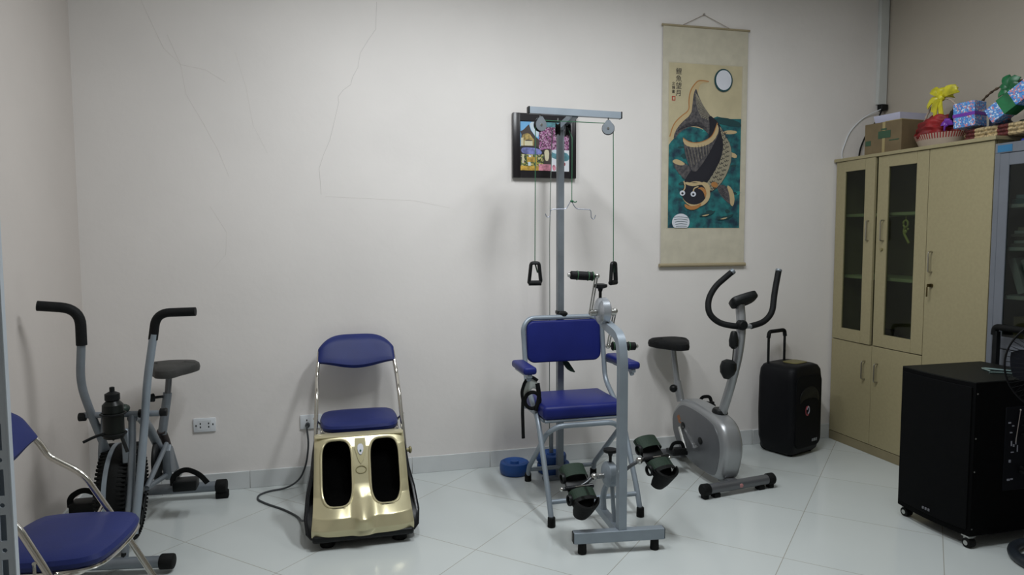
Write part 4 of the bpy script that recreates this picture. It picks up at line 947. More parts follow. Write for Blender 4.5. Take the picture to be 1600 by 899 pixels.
# blue weight discs
def disc(c, r_, t_, label, pin=False):
    th = thing('weight_disc', label, 'weight', c)
    b = NB(); lathe(b, c, [(r_*.25, .004), (r_*.86, 0), (r_*.97, t_*.15), (r_, t_*.4), (r_, t_*.7), (r_*.95, t_*.92), (r_*.82, t_), (r_*.30, t_*.8), (r_*.26, t_)]); obj('disc', b, bluedisc, th)
    b = NB(); ring(b, (c[0], c[1], c[2]+t_*.92), r_*.72, .004, (0, 0, 1), 40, 6); obj('rim_groove', b, bluedisc, th)
    if pin: obj('pin', cyl(NB(), (c[0], c[1], c[2]+t_*.8), (c[0], c[1], c[2]+.20), .012, seg=14, bev=.003), greyd, th)
disc((1.045, 3.965, 0), .088, .075, 'blue weight disc on the floor left of the pulley pole')
disc((1.275, 3.932, 0), .098, .062, 'blue weight disc on the floor right behind the chair, bottom one')
disc((1.295, 3.965, .0655), .0, .0, 'x') if 0 else None
disc((1.262, 3.935, .0635), .090, .052, 'blue weight disc with grey pin stacked behind the chair near the pole', True)

# ---------------------------------------------------------------- upright exercise bike
eb = thing('exercise_bike', 'silver upright exercise bike with curved black handlebars by the wall', 'exercise machine', (2.10, 3.6, 0))
xb0, xb1 = 2.045, 2.165
out = smooth2([(3.90, .36), (3.955, .30), (3.93, .18), (3.82, .09), (3.62, .045), (3.42, .045), (3.37, .07), (3.345, .14), (3.325, .22), (3.335, .30), (3.38, .37), (3.46, .40), (3.62, .42), (3.76, .425), (3.84, .41)], 2)
b = NB(); prism(b, out, xb0, xb1, lambda u, v, h: (h, u, v), .032, 5); obj('body_shell', b, silv, eb)
ins = [((y-3.64)*.88+3.655, (z-.235)*.86+.225) for y, z in out]
for x0, x1 in ((xb0-.0025, xb0+.02), (xb1-.02, xb1+.0025)):
    b = NB(); prism(b, ins, x0, x1, lambda u, v, h: (h, u, v), .003, 2); s = obj('side_panel', b, silvd, eb)
for (y, z, r_) in ((3.79, .262, .022), (3.585, .225, .024)):
    b = NB(); ball(b, (xb0-.004, y, z), r_, (.15, 1.1, .85)); obj('oval_inset', b, black, eb)
orm = M('orange_mark', (.30, .11, .04), .5)
b = NB(); prism(b, [(3.865, .30), (3.84, .315), (3.82, .29), (3.835, .28), (3.80, .27), (3.84, .265)], xb0-.0036, xb0-.002, lambda u, v, h: (h, u, v)); obj('orange_emblem', b, orm, eb, False)
b = NB(); box(b, 2.075, 2.135, 3.33, 3.45, .035, .075, .008, 2); obj('front_neck', b, silvd, eb)
b = NB(); TB = Matrix.Translation((2.135, 3.338, 0)) @ Matrix.Rotation(math.radians(8), 4, 'Z'); tube(b, [TB @ Vector((-.225, 0, .048)), TB @ Vector((.225, 0, .048))], .027, 0, 20); obj('front_foot_bar', b, silvd, eb)
for s in (-1, 1):
    b = NB(); tube(b, [TB @ Vector((s*.195, 0, .048)), TB @ Vector((s*.20, 0, .048)), TB @ Vector((s*.236, 0, .048)), TB @ Vector((s*.243, 0, .048))], .03, 0, 20, radii=[.029, .032, .032, .026]); box(b, min(s*.13, s*.17), max(s*.13, s*.17), -.02, .02, 0, .025, .005, 2, TB); box(b, min(s*.205, s*.235), max(s*.205, s*.235), -.018, .018, 0, .03, .005, 2, TB); obj('foot_cap', b, blackr, eb)
b = NB(); ball(b, TB @ Vector((.0, -.0265, .048)), .012, (1, .25, 1)); obj('round_sticker', b, M('sticker_pink', (.45, .20, .20), .5), eb)
b = NB(); tube(b, [(1.92, 3.99, .035), (2.30, 3.99, .035)], .025, 0, 18); obj('rear_foot_bar', b, silvd, eb)
for x in (1.915, 2.305): b = NB(); cyl(b, (x-.025, 3.99, .035), (x+.025, 3.99, .035), .035, seg=18, bev=.006); obj('foot_cap', b, blackr, eb)
b = NB(); box(b, 2.075, 2.135, 3.88, 3.99, .03, .06, .006, 2); obj('rear_neck', b, silvd, eb)
# seat post
b = NB(); tube(b, [(2.085, 3.90, .38), (2.075, 3.935, .50), ], .024, 0, 16); obj('post_socket', b, silv, eb)
b = NB(); tube(b, [(2.075, 3.93, .48), (2.055, 3.955, .71)], .018, 0, 16); obj('seat_post', b, silv, eb)
b = NB(); cyl(b, (2.06, 3.915, .47), (2.03, 3.885, .47), .008, seg=10); ball(b, (2.022, 3.878, .468), .024, (1, 1, 1)); obj('seat_knob', b, black, eb)
def saddle(c, mat, parent, w_=.125, l_=.14, ang=0):
    b = NB(); T = Matrix.Translation(c) @ Matrix.Rotation(ang, 4, 'Z')   # nose towards -y
    out = smooth2([(-w_*.32, -l_*1.1), (w_*.32, -l_*1.1), (w_*.55, -l_*.5), (w_*.92, -l_*.05), (w_*1.08, l_*.4), (w_*.92, l_*.8), (w_*.4, l_*1.0), (-w_*.4, l_*1.0), (-w_*.92, l_*.8), (-w_*1.08, l_*.4), (-w_*.92, -l_*.05), (-w_*.55, -l_*.5)], 3)
    lv = [(.80, -.012), (.97, -.006), (1.0, .012), (.97, .030), (.86, .040), (.5, .045)]
    V = [[b.verts.new(T @ Vector((x*s, y*s, z+.010*(y/l_ > .2)*(1-s)))) for x, y in out] for s, z in lv]; n = len(out)
    for A, B in zip(V, V[1:]):
        for k in range(n): b.faces.new((A[k], A[(k+1) % n], B[(k+1) % n], B[k]))
    b.faces.new(V[0][::-1]); b.faces.new(V[-1]); return obj('saddle', b, mat, parent)
saddle((2.052, 3.955, .715), blackf, eb)
# column, handlebar, console
b = NB(); tube(b, [(2.118, 3.515, .34), (2.138, 3.43, .58), (2.152, 3.385, .76), (2.160, 3.375, .90), (2.163, 3.400, 1.02)], .028, .08, 18, aspect=.85); obj('column', b, silv, eb)
b = NB(); lathe(b, (2.117, 3.508, .398), [(.045, 0), (.042, .02), (.034, .03)], (0, 0, 1), 24); obj('column_collar', b, black, eb)
b = NB(); yh = 3.40
tube(b, [(2.163, yh-.03, .905), (2.10, yh-.03, .910), (2.035, yh+.0, .925), (1.985, yh+.02, .975), (1.995, yh+.045, 1.05), (2.04, yh+.05, 1.12), (2.150, yh+.06, 1.198)], .0165, .05, 14); obj('handlebar', b, blackf, eb)
b = NB(); tube(b, [(2.163, yh-.03, .905), (2.215, yh-.03, .905)], .0125, 0, 14); hs = obj('handlebar_tube', b, silv, eb)
b = NB(); tube(b, [(2.212, yh-.03, .905), (2.30, yh-.02, .922), (2.365, yh+.0, .97), (2.395, yh+.03, 1.07), (2.44, yh+.06, 1.198)], .0165, .05, 14); obj('handlebar', b, blackf, eb)
for p0, p1 in (((2.140, yh+.059, 1.191), (2.157, yh+.060, 1.203)), ((2.438, yh+.059, 1.193), (2.443, yh+.061, 1.206))): obj('end_plug', cyl(NB(), p0, p1, .0175, seg=14, bev=.003), greyd, eb)
b = NB(); lathe(b, (2.150, yh-.045, .915), [(.022, -.02), (.028, -.01), (.028, .02), (.020, .03)], (0, 1, 0), 20); obj('handlebar_clamp', b, black, eb)
b = NB(); TC = Matrix.Translation((2.168, 3.385, 1.045)) @ Matrix.Rotation(math.radians(-14), 4, 'Y') @ Matrix.Rotation(math.radians(-36), 4, 'X'); prism(b, smooth2([(-.080, -.040), (-.045, -.055), (.055, -.055), (.082, -.035), (.072, .05), (-.070, .05)], 2), -.018, .018, lambda u, v, h: TC @ Vector((u, v, h)), .007, 2); obj('console', b, black, eb)
b = NB(); prism(b, rrect(-.045, .045, -.02, .03, .006, 3), .018, .0195, lambda u, v, h: TC @ Vector((u, v, h))); obj('display', b, M('lcd_dark', (.03, .035, .04), .15), eb)
b = NB(); lathe(b, (2.098, 3.35, .835), [(.010, -.045), (.024, -.03), (.026, .0), (.018, .04), (.012, .05)], (0, 0, 1), 16); tube(b, [(2.098, 3.35, .80), (2.092, 3.352, .70)], .003, 0, 6); obj('pulse_grip', b, black, eb)
b = NB(); lathe(b, (2.075, 3.362, .685), [(.014, -.06), (.038, -.03), (.045, .0), (.040, .03), (.018, .045)], (0.2, 0, 1), 18); obj('tension_dial', b, black, eb)
# crank and pedals
b = NB(); tube(b, [(xb0-.012, 3.81, .245), (xb0-.030, 3.70, .140)], .009, 0, 10, aspect=1.3); obj('crank_arm', b, crankm, eb)
b = NB(); tube(b, [(xb1+.012, 3.81, .245), (xb1+.030, 3.90, .345)], .009, 0, 10, aspect=1.3); obj('crank_arm', b, crankm, eb)
for (x0, x1, y, z) in ((1.91, 2.006, 3.70, .135), (2.205, 2.30, 3.90, .345)):
    b = NB(); box(b, x0, x1, y-.045, y+.050, z-.013, z+.013, .006, 2); p = obj('pedal', b, black, eb)
    b = NB(); box(b, x0+.01, x1-.01, y-.047, y-.03, z-.004, z+.03, .004, 2); tube(b, [(x0+.004, y, z+.012), (x0+.02, y-.005, z+.055), (x1-.02, y-.005, z+.055), (x1-.004, y, z+.012)], .004, .02, 6, aspect=3); obj('pedal_strap', b, blackr, p)

# ---------------------------------------------------------------- air bike on the left
ab = thing('air_bike', 'grey fan bike with swinging arms and black bottle in the left corner', 'exercise machine', (-.85, 3.6, 0))
RT = .0155
b = NB(); tube(b, [(-1.065, 3.215, .045), (-.675, 3.150, .045)], .024, 0, 18); obj('front_foot_bar', b, greyd, ab)
for p0, p1 in (((-1.10, 3.221, .045), (-1.045, 3.212, .045)), ((-.70, 3.154, .045), (-.645, 3.145, .045))): obj('foot_cap', cyl(NB(), p0, p1, .032, seg=18, bev=.006), blackr, ab)
b = NB(); tube(b, [(-1.02, 4.03, .065), (-.575, 3.995, .065)], .027, 0, 18); obj('rear_foot_bar', b, greyd, ab)
for p0, p1 in (((-1.05, 4.032, .065), (-1.00, 4.028, .065)), ((-.60, 3.997, .065), (-.545, 3.993, .065))):
    b = NB(); cyl(b, p0, p1, .035, seg=18, bev=.006); xm = (p0[0]+p1[0])/2; box(b, xm-.03, xm+.035, 3.975, 4.02, 0, .04, .006, 2); obj('foot_cap', b, blackr, ab)
# fan wheel
WC = Vector((-.908, 3.45, .262)); WR = .212; wx = .058
fan = obj('fan_wheel', lathe(NB(), (WC.x-wx, WC.y, WC.z), [(WR*.55, .012), (WR*.90, 0), (WR*.97, .008), (WR, .018), (WR, 2*wx-.018), (WR*.97, 2*wx-.008), (WR*.90, 2*wx), (WR*.55, 2*wx-.012)], (1, 0, 0), 64), blackr, ab)
for (xa, xb_) in ((-wx-.002, -wx+.030), (wx-.030, wx+.002)):
    b = NB()
    for k in range(72):
        a = 2*PI*k/72; c_, s_ = math.cos(a), math.sin(a)
        p = WC+Vector((0, c_*(WR-.004), s_*(WR-.004))); T = Matrix.Translation(p) @ Matrix.Rotation(a, 4, 'X'); box(b, xa, xb_, -.0075, .006, -.004, .0042, 0, 1, T)
    obj('tread', b, blackr, fan, False)
b = NB()
for k in range(14):
    a = 2*PI*k/14; c_, s_ = math.cos(a), math.sin(a); box(b, wx-.006, wx+.002, WR*.2, WR*.85, -.003, .003, 0, 1, Matrix.Translation(WC) @ Matrix.Rotation(a, 4, 'X'))
for r_ in (.35, .55, .75): ring(b, WC+Vector((wx-.002, 0, 0)), WR*r_, .0025, (1, 0, 0), 48, 6)
obj('fan_guard', b, black, fan)
b = NB(); lathe(b, WC+Vector((-.030, 0, 0)), [(WR*.9, 0), (WR+.0035, .001), (WR+.0035, .019), (WR*.9, .020)], (1, 0, 0), 64); obj('wheel_band', b, greym, fan, label='light grey band')
b = NB(); cyl(b, WC-Vector((wx+.045, 0, 0)), WC+Vector((wx+.03, 0, 0)), .012, seg=14); obj('wheel_axle', b, crankm, ab)
# frame
b = NB(); tube(b, [(-1.015, 3.345, .640), (-.715, 3.345, .630)], .0135, 0, 14); obj('pivot_bar', b, greyd, ab)
for x in (-1.022, -.705, -.79): obj('pivot_cap', cyl(NB(), (x-.015, 3.345, .634), (x+.015, 3.345, .634), .0185, seg=14, bev=.004), black, ab)
b = NB(); tube(b, [(-.830, 3.345, .63), (-.828, 3.30, .40), (-.845, 3.19, .05)], RT, .15, 12); tube(b, [(-.935, 3.345, .63), (-.968, 3.39, .48), (-.988, 3.45, .27), (-.99, 3.205, .05)], RT, .08, 12)
box(b, -.865, -.838, 3.30, 3.32, .43, .58, .004, 1); obj('front_fork', b, greyd, ab)
for x in (-.845, -.975): b = NB(); cyl(b, (x, 3.19, .068), (x, 3.19, .085), .011, seg=6); obj('bolt', b, black, ab)
b = NB(); ball(b, (-.865, 3.345, .66), .028, (1, 1, .7)); obj('top_knob', b, M('dark_green_cap', (.02, .04, .03), .5), ab)
b = NB(); tube(b, [(-.83, 3.345, .615), (-.835, 3.47, .60), (-.835, 3.64, .50), (-.835, 3.78, .385), (-.825, 3.85, .30)], .021, .12, 14); obj('main_tube', b, greyd, ab)
b = NB(); tube(b, [(-.795, 3.85, .33), (-.79, 3.98, .16), (-.79, 4.01, .07)], .021, .06, 14); tube(b, [(-.80, 3.83, .36), (-.822, 3.50, .25)], .012, 0, 12); tube(b, [(-.80, 3.84, .20), (-.822, 3.50, .25)], .012, 0, 12); tube(b, [(-.795, 3.84, .19), (-.79, 4.0, .09)], .012, 0, 12); obj('rear_stay', b, greyd, ab)
b = NB(); prism(b, smooth2([(3.79, .38), (3.90, .30), (3.95, .20), (3.86, .16), (3.79, .20)], 1), -.815, -.775, lambda u, v, h: (h, u, v), .006); obj('chain_cover', b, greyd, ab)
b = NB(); lathe(b, (-.845, 3.78, .30), [(.05, 0), (.10, .004), (.105, .012), (.10, .02), (.05, .024)], (1, 0, 0), 32); obj('chain_guard', b, black, ab)
b = NB(); tube(b, [(-.815, 3.95, .26), (-.82, 3.92, .34), (-.83, 3.87, .42)], .022, .04, 14, radii=None); obj('post_boot', b, M('boot_brown', (.03, .022, .022), .6), ab)
b = NB(); tube(b, [(-.828, 3.878, .40), (-.795, 3.875, .61)], .021, 0, 14); obj('seat_tube', b, greyd, ab)
b = NB(); tube(b, [(-.797, 3.875, .58), (-.782, 3.872, .72)], .015, 0, 14); obj('seat_post', b, silvd, ab)
b = NB(); cyl(b, (-.815, 3.86, .595), (-.85, 3.84, .597), .007, seg=10); cyl(b, (-.85, 3.84, .597), (-.872, 3.828, .597), .022, .019, seg=12, bev=.003); obj('seat_knob', b, black, ab)
saddle((-.778, 3.88, .715), M('seat_grey_black', (.035, .035, .033), .6, bump=.3, bscale=150), ab, .125, .14)
# arms with grips
b = NB(); tube(b, [(-1.006, 3.325, .97), (-1.022, 3.335, .78), (-.985, 3.335, .645), (-.945, 3.42, .42), (-.93, 3.62, .12)], RT+.001, .16, 14, n=8); obj('swing_arm', b, greyd, ab)
b = NB(); tube(b, [(-1.006, 3.325, .945), (-1.004, 3.32, 1.10), (-1.155, 3.30, 1.118)], .021, .075, 14, n=8); g = obj('hand_grip', b, blackf, ab)
b = NB(); tube(b, [(-.722, 3.30, .985), (-.758, 3.31, .78), (-.775, 3.325, .62), (-.790, 3.27, .38), (-.812, 3.22, .15)], RT+.001, .16, 14, n=8); obj('swing_arm', b, greym, ab)
b = NB(); tube(b, [(-.727, 3.305, .96), (-.708, 3.295, 1.075), (-.550, 3.28, 1.078)], .019, .065, 14, n=8); obj('hand_grip', b, blackf, ab)
# cranks and pedals
b = NB(); cyl(b, (-.84, 3.82, .205), (-.74, 3.82, .205), .012, seg=12); tube(b, [(-.745, 3.82, .205), (-.745, 3.76, .165)], .008, 0, 10, aspect=1.5); tube(b, [(-.745, 3.76, .165), (-.66, 3.76, .165)], .007, 0, 8)
tube(b, [(-.95, 3.82, .205), (-.985, 3.62, .20), (-1.06, 3.57, .20)], .007, .02, 8); ball(b, (-.745, 3.80, .215), .02); obj('crank', b, crankm, ab)
for (x0, x1, y, z) in ((-.755, -.645, 3.74, .178), (-1.15, -1.04, 3.56, .175)):
    b = NB(); box(b, x0, x1, y-.045, y+.045, z-.028, z+.022, .008, 2); p = obj('pedal', b, black, ab)
    b = NB(); tube(b, [(x0-.004, y, z-.005), (x0-.002, y-.01, z+.045), ((x0+x1)/2, y-.012, z+.080), (x1+.010, y-.01, z+.045), (x1+.045, y-.005, z-.005)], .0042, .035, 6, aspect=3.5, n=8); obj('pedal_strap', b, blackr, p)
# bottle holder on the machine, the bottle is a thing of its own
b = NB(); ring(b, (-.882, 3.262, .575), .047, .004, (0, 0, 1), 28, 6); ring(b, (-.882, 3.262, .66), .047, .004, (0, 0, 1), 28, 6); tube(b, [(-.882, 3.309, .68), (-.882, 3.309, .550), (-.882, 3.25, .550)], .004, .01, 6)
tube(b, [(-.882, 3.302, .665), (-.882, 3.345, .64)], .006, 0, 8); tube(b, [(-.90, 3.235, .585), (-.945, 3.225, .575), (-.985, 3.215, .557)], .006, .02, 6); tube(b, [(-.85, 3.25, .56), (-.825, 3.23, .50)], .007, .02, 6); obj('bottle_cage', b, black, ab)
bt = thing('water_bottle', 'black sports bottle held in front of the grey fan bike', 'bottle', (-.882, 3.262, .556))
b = NB(); lathe(b, (-.882, 3.262, .556), [(.036, 0), (.041, .004), (.041, .095), (.038, .105), (.041, .115), (.040, .142), (.024, .160)]); obj('flask', b, M('bottle_smoke', (.004, .006, .0045), .35, spec=.3), bt)
b = NB(); lathe(b, (-.882, 3.262, .716), [(.026, 0), (.029, .003), (.029, .028), (.015, .036), (.010, .038), (.010, .055), (.006, .057)]); obj('cap', b, black, bt)

# ---------------------------------------------------------------- portable trolley speaker
psT = Matrix.Translation((2.880, 3.935, 0)) @ Matrix.Rotation(math.radians(20), 4, 'Z')
ps = thing('trolley_speaker', 'black portable speaker with raised trolley handle against the back wall', 'speaker', (2.88, 3.96, 0))
SH, SW, SD = .575, .170, .135
b = NB(); lv = [(0.012, .80, .80), (.03, .88, .90), (.10, .96, .98), (.25, 1, 1), (.48, .97, 1.0), (.54, .93, .97), (.565, .84, .90), (.575, .70, .80)]
V = [[b.verts.new(psT @ Vector((x, y, z))) for x, y in rrect(-SW*sx, SW*sx, -SD*sy, SD*sy, .045, 6)] for z, sx, sy in lv]; n = len(V[0])
for A, B in zip(V, V[1:]):
    for k in range(n): b.faces.new((A[k], A[(k+1) % n], B[(k+1) % n], B[k]))
b.faces.new(V[0][::-1]); b.faces.new(V[-1]); obj('cabinet_shell', b, M('speaker_abs', (.004, .0045, .006), .5, spec=.18, bump=.2, bscale=250), ps)
b = NB(); prism(b, rrect(-.135, .135, .055, .515, .05, 6), -SD-.004, -SD+.01, lambda u, v, h: psT @ Vector((u, h, v)), .004, 2); g = obj('front_grille', b, M('grille_mesh', (.003, .0035, .0045), .6, spec=.12, bump=.8, bscale=500), ps)
b = NB(); prism(b, smooth2([(-.11, .33), (-.09, .42), (0, .45), (.09, .42), (.11, .33), (.06, .37), (-.06, .37)], 2), -SD-.008, -SD-.003, lambda u, v, h: psT @ Vector((u, h, v)), .002, 2); obj('horn', b, black, ps)
b = NB(); t = NB(); ring(b, (0, 0, 0), .022, .0045, (0, 1, 0), 32, 6, .3, 5.2)
bmesh.ops.transform(b, matrix=psT @ Matrix.Translation((-.02, -SD-.006, .290)) @ Matrix.Shear('XZ', 4, (.45, 0)) @ Matrix.Diagonal((.8, 1, 1.2, 1)), verts=b.verts); obj('red_badge', b, M('badge_red', (.30, .05, .06), .5), ps)
b = NB(); ring(b, (0, 0, 0), .015, .004, (0, 1, 0), 32, 6, 3.3, 8); bmesh.ops.transform(b, matrix=psT @ Matrix.Translation((-.013, -SD-.007, .295)) @ Matrix.Shear('XZ', 4, (.45, 0)) @ Matrix.Diagonal((.8, 1, 1.4, 1)), verts=b.verts); obj('white_badge', b, M('badge_white', (.40, .40, .48), .5), ps)
b = NB()
for k, (dx, w_) in enumerate(((-.022, .010), (-.008, .009), (.005, .012), (.022, .010))): prism(b, [(.065+dx-w_/2, .085), (.065+dx+w_/2-.002, .085), (.065+dx+w_/2+.001, .102), (.065+dx-w_/2+.003, .102)], -SD-.006, -SD-.003, lambda u, v, h: psT @ Vector((u, h, v)))
obj('nameplate', b, M('nameplate_silver', (.35, .37, .40), .4, .5), ps, False)
b = NB(); prism(b, rrect(-.05, .09, -.06, .05, .03, 5), .574, .580, lambda u, v, h: psT @ Vector((u+.02, v, h)), .002); obj('top_tray', b, M('tray_olive', (.16, .14, .05), .5), ps)
b = NB(); 
for x in (-.115, .055): tube(b, [psT @ Vector((x, .085, .45)), psT @ Vector((x, .085, .75))], .0085, 0, 10)
h = obj('trolley_rails', b, black, ps)
b = NB(); tube(b, [psT @ Vector((-.118, .085, .735)), psT @ Vector((-.110, .085, .775)), psT @ Vector((.050, .085, .775)), psT @ Vector((.058, .085, .735))], .0125, .018, 12); obj('trolley_grip', b, blackr, h)
for x in (-.10, .10): b = NB(); cyl(b, psT @ Vector((x-.015, .10, .035)), psT @ Vector((x+.015, .10, .035)), .035, seg=18, bev=.004); obj('wheel', b, blackr, ps)
for x in (-.10, .10): b = NB(); cyl(b, psT @ Vector((x, -.08, 0)), psT @ Vector((x, -.08, .02)), .015, seg=14); obj('rubber_foot', b, blackr, ps)

# ---------------------------------------------------------------- large black speaker on castors
ls = thing('loudspeaker', 'large black carpeted loudspeaker on small castors before the beige cupboard', 'speaker', (2.95, 2.66, 0))
LX0, LX1, LY0, LY1, LZ0, LZ1 = 2.735, 3.215, 2.455, 2.865, .055, .748
def bulge(v): return -.020*(1-((v-(LY0+LY1)/2)/((LY1-LY0)/2))**2)
def plan(n=14, ins_=0, off=0):
    pts = [(LX0+ins_+bulge(LY0+(LY1-LY0)*k/n)+off, LY0+ins_+(LY1-LY0-2*ins_)*k/n) for k in range(n+1)]; return pts+[(LX1-ins_, LY1-ins_), (LX1-ins_, LY0+ins_)]
b = NB(); prism(b, plan(), LZ0, LZ1, lambda u, v, h: (u, v, h), .004, 2); obj('cabinet_shell', b, speakm, ls)
b = NB(); prism(b, plan(), LZ1-.001, LZ1+.004, lambda u, v, h: (u, v, h), 0); obj('top_panel', b, speakt, ls, False)
b = NB(); ys = [LY0+.012+(LY1-LY0-.024)*k/14 for k in range(15)]
o_ = [(LX0+bulge(y)-.008, y) for y in ys]+[(LX0+bulge(y)+.002, y) for y in ys[::-1]]
prism(b, o_, LZ0+.03, LZ1-.02, lambda u, v, h: (u, v, h), .002, 1); obj('grille', b, M('grille_cloth', (.0025, .0028, .0032), .7, spec=.08, bump=.6, bscale=600), ls)
b = NB()
for k, z_ in ((0, .108), (1, .108), (2, .108)): box(b, LX0-.031, LX0-.027, 2.645+k*.016, 2.656+k*.016, z_-.006, z_+.006, .001, 1)
obj('nameplate', b, M('plate_dim', (.16, .16, .18), .4, .4), ls)
b = NB()
for z_ in (.09, .35, .5, .70):
    cyl(b, (LX0+.01, LY0-.0015, z_), (LX0+.01, LY0+.004, z_), .004, seg=8)
obj('screws', b, crankm, ls)
b = NB(); box(b, 2.905, 3.06, LY0-.004, LY0+.004, .25, .63, .002, 1); cp = obj('control_panel', b, M('panel_black', (.003, .0035, .006), .5, spec=.15), ls)
b = NB(); 
for (x, z_, w_, h_) in ((2.925, .56, .012, .006), (2.945, .545, .010, .005), (2.935, .515, .012, .005), (2.94, .465, .004, .022), (2.953, .455, .006, .012), (2.965, .475, .003, .03), (2.947, .425, .014, .004), (2.975, .44, .003, .03), (2.935, .385, .009, .012), (2.932, .30, .014, .008), (2.95, .302, .012, .006)): box(b, x-w_/2, x+w_/2, LY0-.007, LY0-.003, z_-h_/2, z_+h_/2)
obj('jack_markings', b, M('marks_grey', (.30, .31, .36), .4), cp, False)
b = NB()
for z_ in (.58, .54, .50, .35, .33): cyl(b, (3.0, LY0-.018, z_), (3.0, LY0-.003, z_), .008, seg=12); cyl(b, (3.035, LY0-.018, z_), (3.035, LY0-.003, z_), .008, seg=12)
obj('knobs', b, black, cp)
b = NB(); tube(b, [(2.955, LY0-.012, .47), (2.975, LY0-.012, .615)], .0018, 0, 6); ball(b, (2.975, LY0-.012, .617), .004); obj('antenna', b, M('antenna_tip', (.5, .45, .42), .3, .8), ls)
# castors
for x, y in ((2.768, 2.845), (2.735+.02, 2.478), (3.185, 2.478), (3.185, 2.845)):
    b = NB(); box(b, x-.02, x+.02, y-.02, y+.02, LZ0-.006, LZ0); cyl(b, (x, y, .03), (x, y, LZ0-.002), .008, seg=10); prism(b, [(-.014, .045), (.014, .045), (.010, .018), (-.010, .018)], -.014, .014, lambda u, v, h: (x+h, y+u, v)); c = obj('castor', b, crankm, ls, False)
    b = NB(); cyl(b, (x-.019, y-.004, .022), (x+.019, y-.004, .022), .022, seg=20, bev=.003); obj('castor_wheel', b, blackr, c)
    b = NB(); cyl(b, (x-.021, y-.004, .022), (x+.021, y-.004, .022), .011, seg=16); obj('castor_hub', b, crankm, c)
# telescopic handle at the rear
b = NB()
for y in (2.80, 2.60): tube(b, [(3.232, y, .30), (3.232, y, .915)], .012, 0, square=True, up=(1, 0, 0))
h = obj('trolley_rails', b, black, ls, False)
b = NB(); tube(b, [(3.232, 2.812, .895), (3.232, 2.808, .935), (3.232, 2.592, .935), (3.232, 2.588, .895)], .0165, .02, 12); obj('trolley_grip', b, blackr, h)
b = NB(); box(b, LX1-.002, LX1+.008, 2.56, 2.84, .28, .34, .002, 1); obj('handle_mount', b, black, ls)
# adapter and cable on top
b = NB(); 
tube(b, [(3.00, 2.62, .757), (3.03, 2.70, .757), (3.07, 2.64, .757), (3.10, 2.60, .757)], .005, .02, 8); tube(b, [(2.97, 2.60, .757), (3.02, 2.58, .757), (3.06, 2.54, .757)], .005, .02, 8); box(b, 3.05, 3.085, 2.525, 2.555, .7525, .769, .004, 2)
tag(obj('metal_clip', b, M('clip_metal', (.30, .42, .42), .2, .8), origin=(3.03, 2.6, .7525)), 'small shiny wire clip lying on top of the large black loudspeaker', 'clip')

# ---------------------------------------------------------------- floor fan at the right edge
ff = thing('floor_fan', 'black floor fan with round ring base at the right edge', 'fan', (3.02, 2.225, 0))
FC = Vector((2.985, 2.225, 0))
b = NB(); ring(b, FC+Vector((0, 0, .022)), .178, .022, (0, 0, 1), 56, 12)
for k in range(3):
    a = 2*PI*k/3+.6; tube(b, [FC+Vector((.17*math.cos(a), .17*math.sin(a), .024)), FC+Vector((0, 0, .035))], .014, 0, 10)
lathe(b, FC, [(.04, .01), (.05, .03), (.03, .06), (.02, .09)]); obj('ring_base', b, M('fan_blue_black', (.012, .016, .022), .45), ff)
b = NB(); cyl(b, FC+Vector((0, 0, .08)), FC+Vector((0, 0, .78)), .014, seg=14); obj('pole', b, blackg, ff)
HC = Vector((2.875, 2.20, .86)); ax = Vector((-.55, -.83, .05)).normalized()
b = NB(); tube(b, [FC+Vector((0, 0, .76)), FC+Vector((-.03, 0, .84)), HC-ax*.10], .02, .03, 12); cyl(b, HC-ax*.14, HC-ax*.05, .05, .06, seg=24, bev=.01); obj('motor', b, black, ff)
b = NB(); RR = .195
for s, dp in ((1, .055), (-1, .05)):
    for k in range(54):
        a = 2*PI*k/54; u = Vector((0, 0, 1))-ax*ax.z; u.normalize(); v = ax.cross(u); e = u*math.cos(a)+v*math.sin(a)
        tube(b, [HC+ax*s*dp+e*.03, HC+ax*s*dp*.85+e*RR*.7, HC+e*RR], .0009, .03, 5, n=3)
ring(b, HC, RR, .004, ax, 56, 8)
for s, dp in ((1, .054), (-1, .049)): ring(b, HC+ax*s*dp, .03, .003, ax, 24, 6)
obj('cage', b, M('cage_black', (.004, .004, .005), .5, spec=.15), ff)
u = Vector((0, 0, 1))-ax*ax.z; u.normalize(); v = ax.cross(u)
for k in range(4):
    b = NB(); a0_ = PI/2*k; V = []
    for j in range(6):
        r_ = .035+.14*j/5; wd = .18+.55*math.sin(PI*min(1, .25+j*.13)); R1_ = []
        for t in range(5):
            a = a0_+(t/4-.5)*wd*1.6; R1_.append((HC+(u*math.cos(a)+v*math.sin(a))*r_+ax*(.018*(t/4-.5)*2)))
        V.append(R1_)
    A = [[b.verts.new(p+ax*.001) for p in r_] for r_ in V]; B = [[b.verts.new(p-ax*.0015) for p in r_] for r_ in V]
    for j in range(5):
        for t in range(4): b.faces.new((A[j][t], A[j][t+1], A[j+1][t+1], A[j+1][t])); b.faces.new((B[j][t], B[j+1][t], B[j+1][t+1], B[j][t+1]))
        for t in (0, 4): b.faces.new((A[j][t], A[j+1][t], B[j+1][t], B[j][t]))
    for t in range(4):
        for j in (0, 5): b.faces.new((A[j][t], B[j][t], B[j][t+1], A[j][t+1]))
    obj('blade', b, M('blade_smoke', (.008, .009, .013), .4, spec=.2), ff)
b = NB(); lathe(b, HC-ax*.03, [(.03, 0), (.035, .01), (.033, .05), (.015, .06)], ax, 20); obj('blade_hub', b, black, ff)

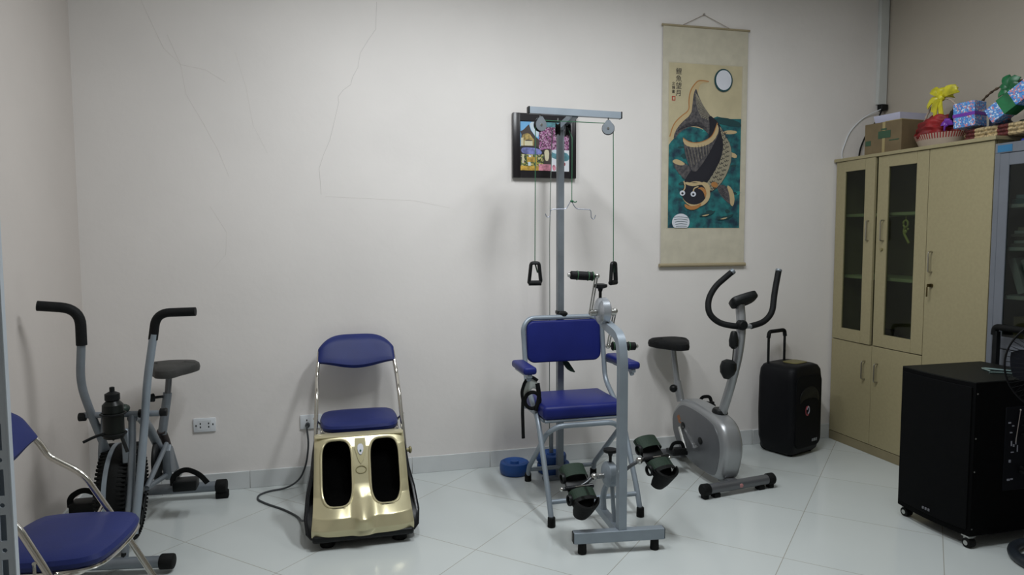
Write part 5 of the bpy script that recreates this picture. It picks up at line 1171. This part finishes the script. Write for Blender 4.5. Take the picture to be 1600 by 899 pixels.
# ---------------------------------------------------------------- white slotted rack post at the left edge
rk = thing('rack_post', 'white slotted steel rack post at the left edge of the picture', 'rack', (-.36, .9, 0))
b = NB(); yf = .905; xa, xb_ = -.3705, -.3535; per = .0525
z = .30
def ringface(b, x0, x1, z0, z1, hole):
    o_ = [(x0, z0), ((x0+x1)/2, z0), (x1, z0), (x1, (z0+z1)/2), (x1, z1), ((x0+x1)/2, z1), (x0, z1), (x0, (z0+z1)/2)]
    for dy in (0, .0015):
        A = [b.verts.new((x_, yf+dy, z_)) for x_, z_ in o_]; B = [b.verts.new((x_, yf+dy, z_)) for x_, z_ in hole]
        for k in range(8): b.faces.new((A[k], A[(k+1) % 8], B[(k+1) % 8], B[k]))
        if dy == 0: B0 = B
    for k in range(8): b.faces.new((B0[k], B0[(k+1) % 8], B[(k+1) % 8], B[k]))
xc = (xa+xb_)/2
top = 2.2
while z < top-.001:
    z1 = z+per*.34; r_ = .0028
    cz = (z+z1)/2; hole = [(xc+r_*math.cos(a), cz+r_*math.sin(a)) for a in [-3*PI/4+k*PI/4 for k in range(8)]]; ringface(b, xa, xb_, z, z1, hole)
    z2 = z+per; zm = z1+.002; zn = z2-.002; sl = .0032
    hole = [(xc-sl, zm), (xc, zm), (xc+sl, zm), (xc+sl, (zm+zn)/2), (xc+sl, zn), (xc, zn), (xc-sl, zn), (xc-sl, (zm+zn)/2)]; ringface(b, xa, xb_, z1, z2, hole)
    z = z2
obj('slotted_face', b, rackw, rk, False)
zt_ = z
b = NB(); box(b, xb_, xb_+.0022, yf-.001, yf+.009, 0, zt_, .0005, 1); box(b, xa, xb_, yf, yf+.0015, 0, .30); obj('flange', b, rackw, rk, False)
b = NB(); box(b, xa-.03, xa, yf-.002, yf+.03, 0, zt_, .001, 1); obj('side_panel', b, M('rack_panel_white', (.62, .68, .76), .4), rk, False)
b = NB(); box(b, xa, xb_-.001, yf+.012, yf+.014, 0, zt_); obj('inner_web', b, M('rack_web_grey', (.25, .28, .31), .5), rk, False)  # plain grey sheet behind the slots, darker than the rack face
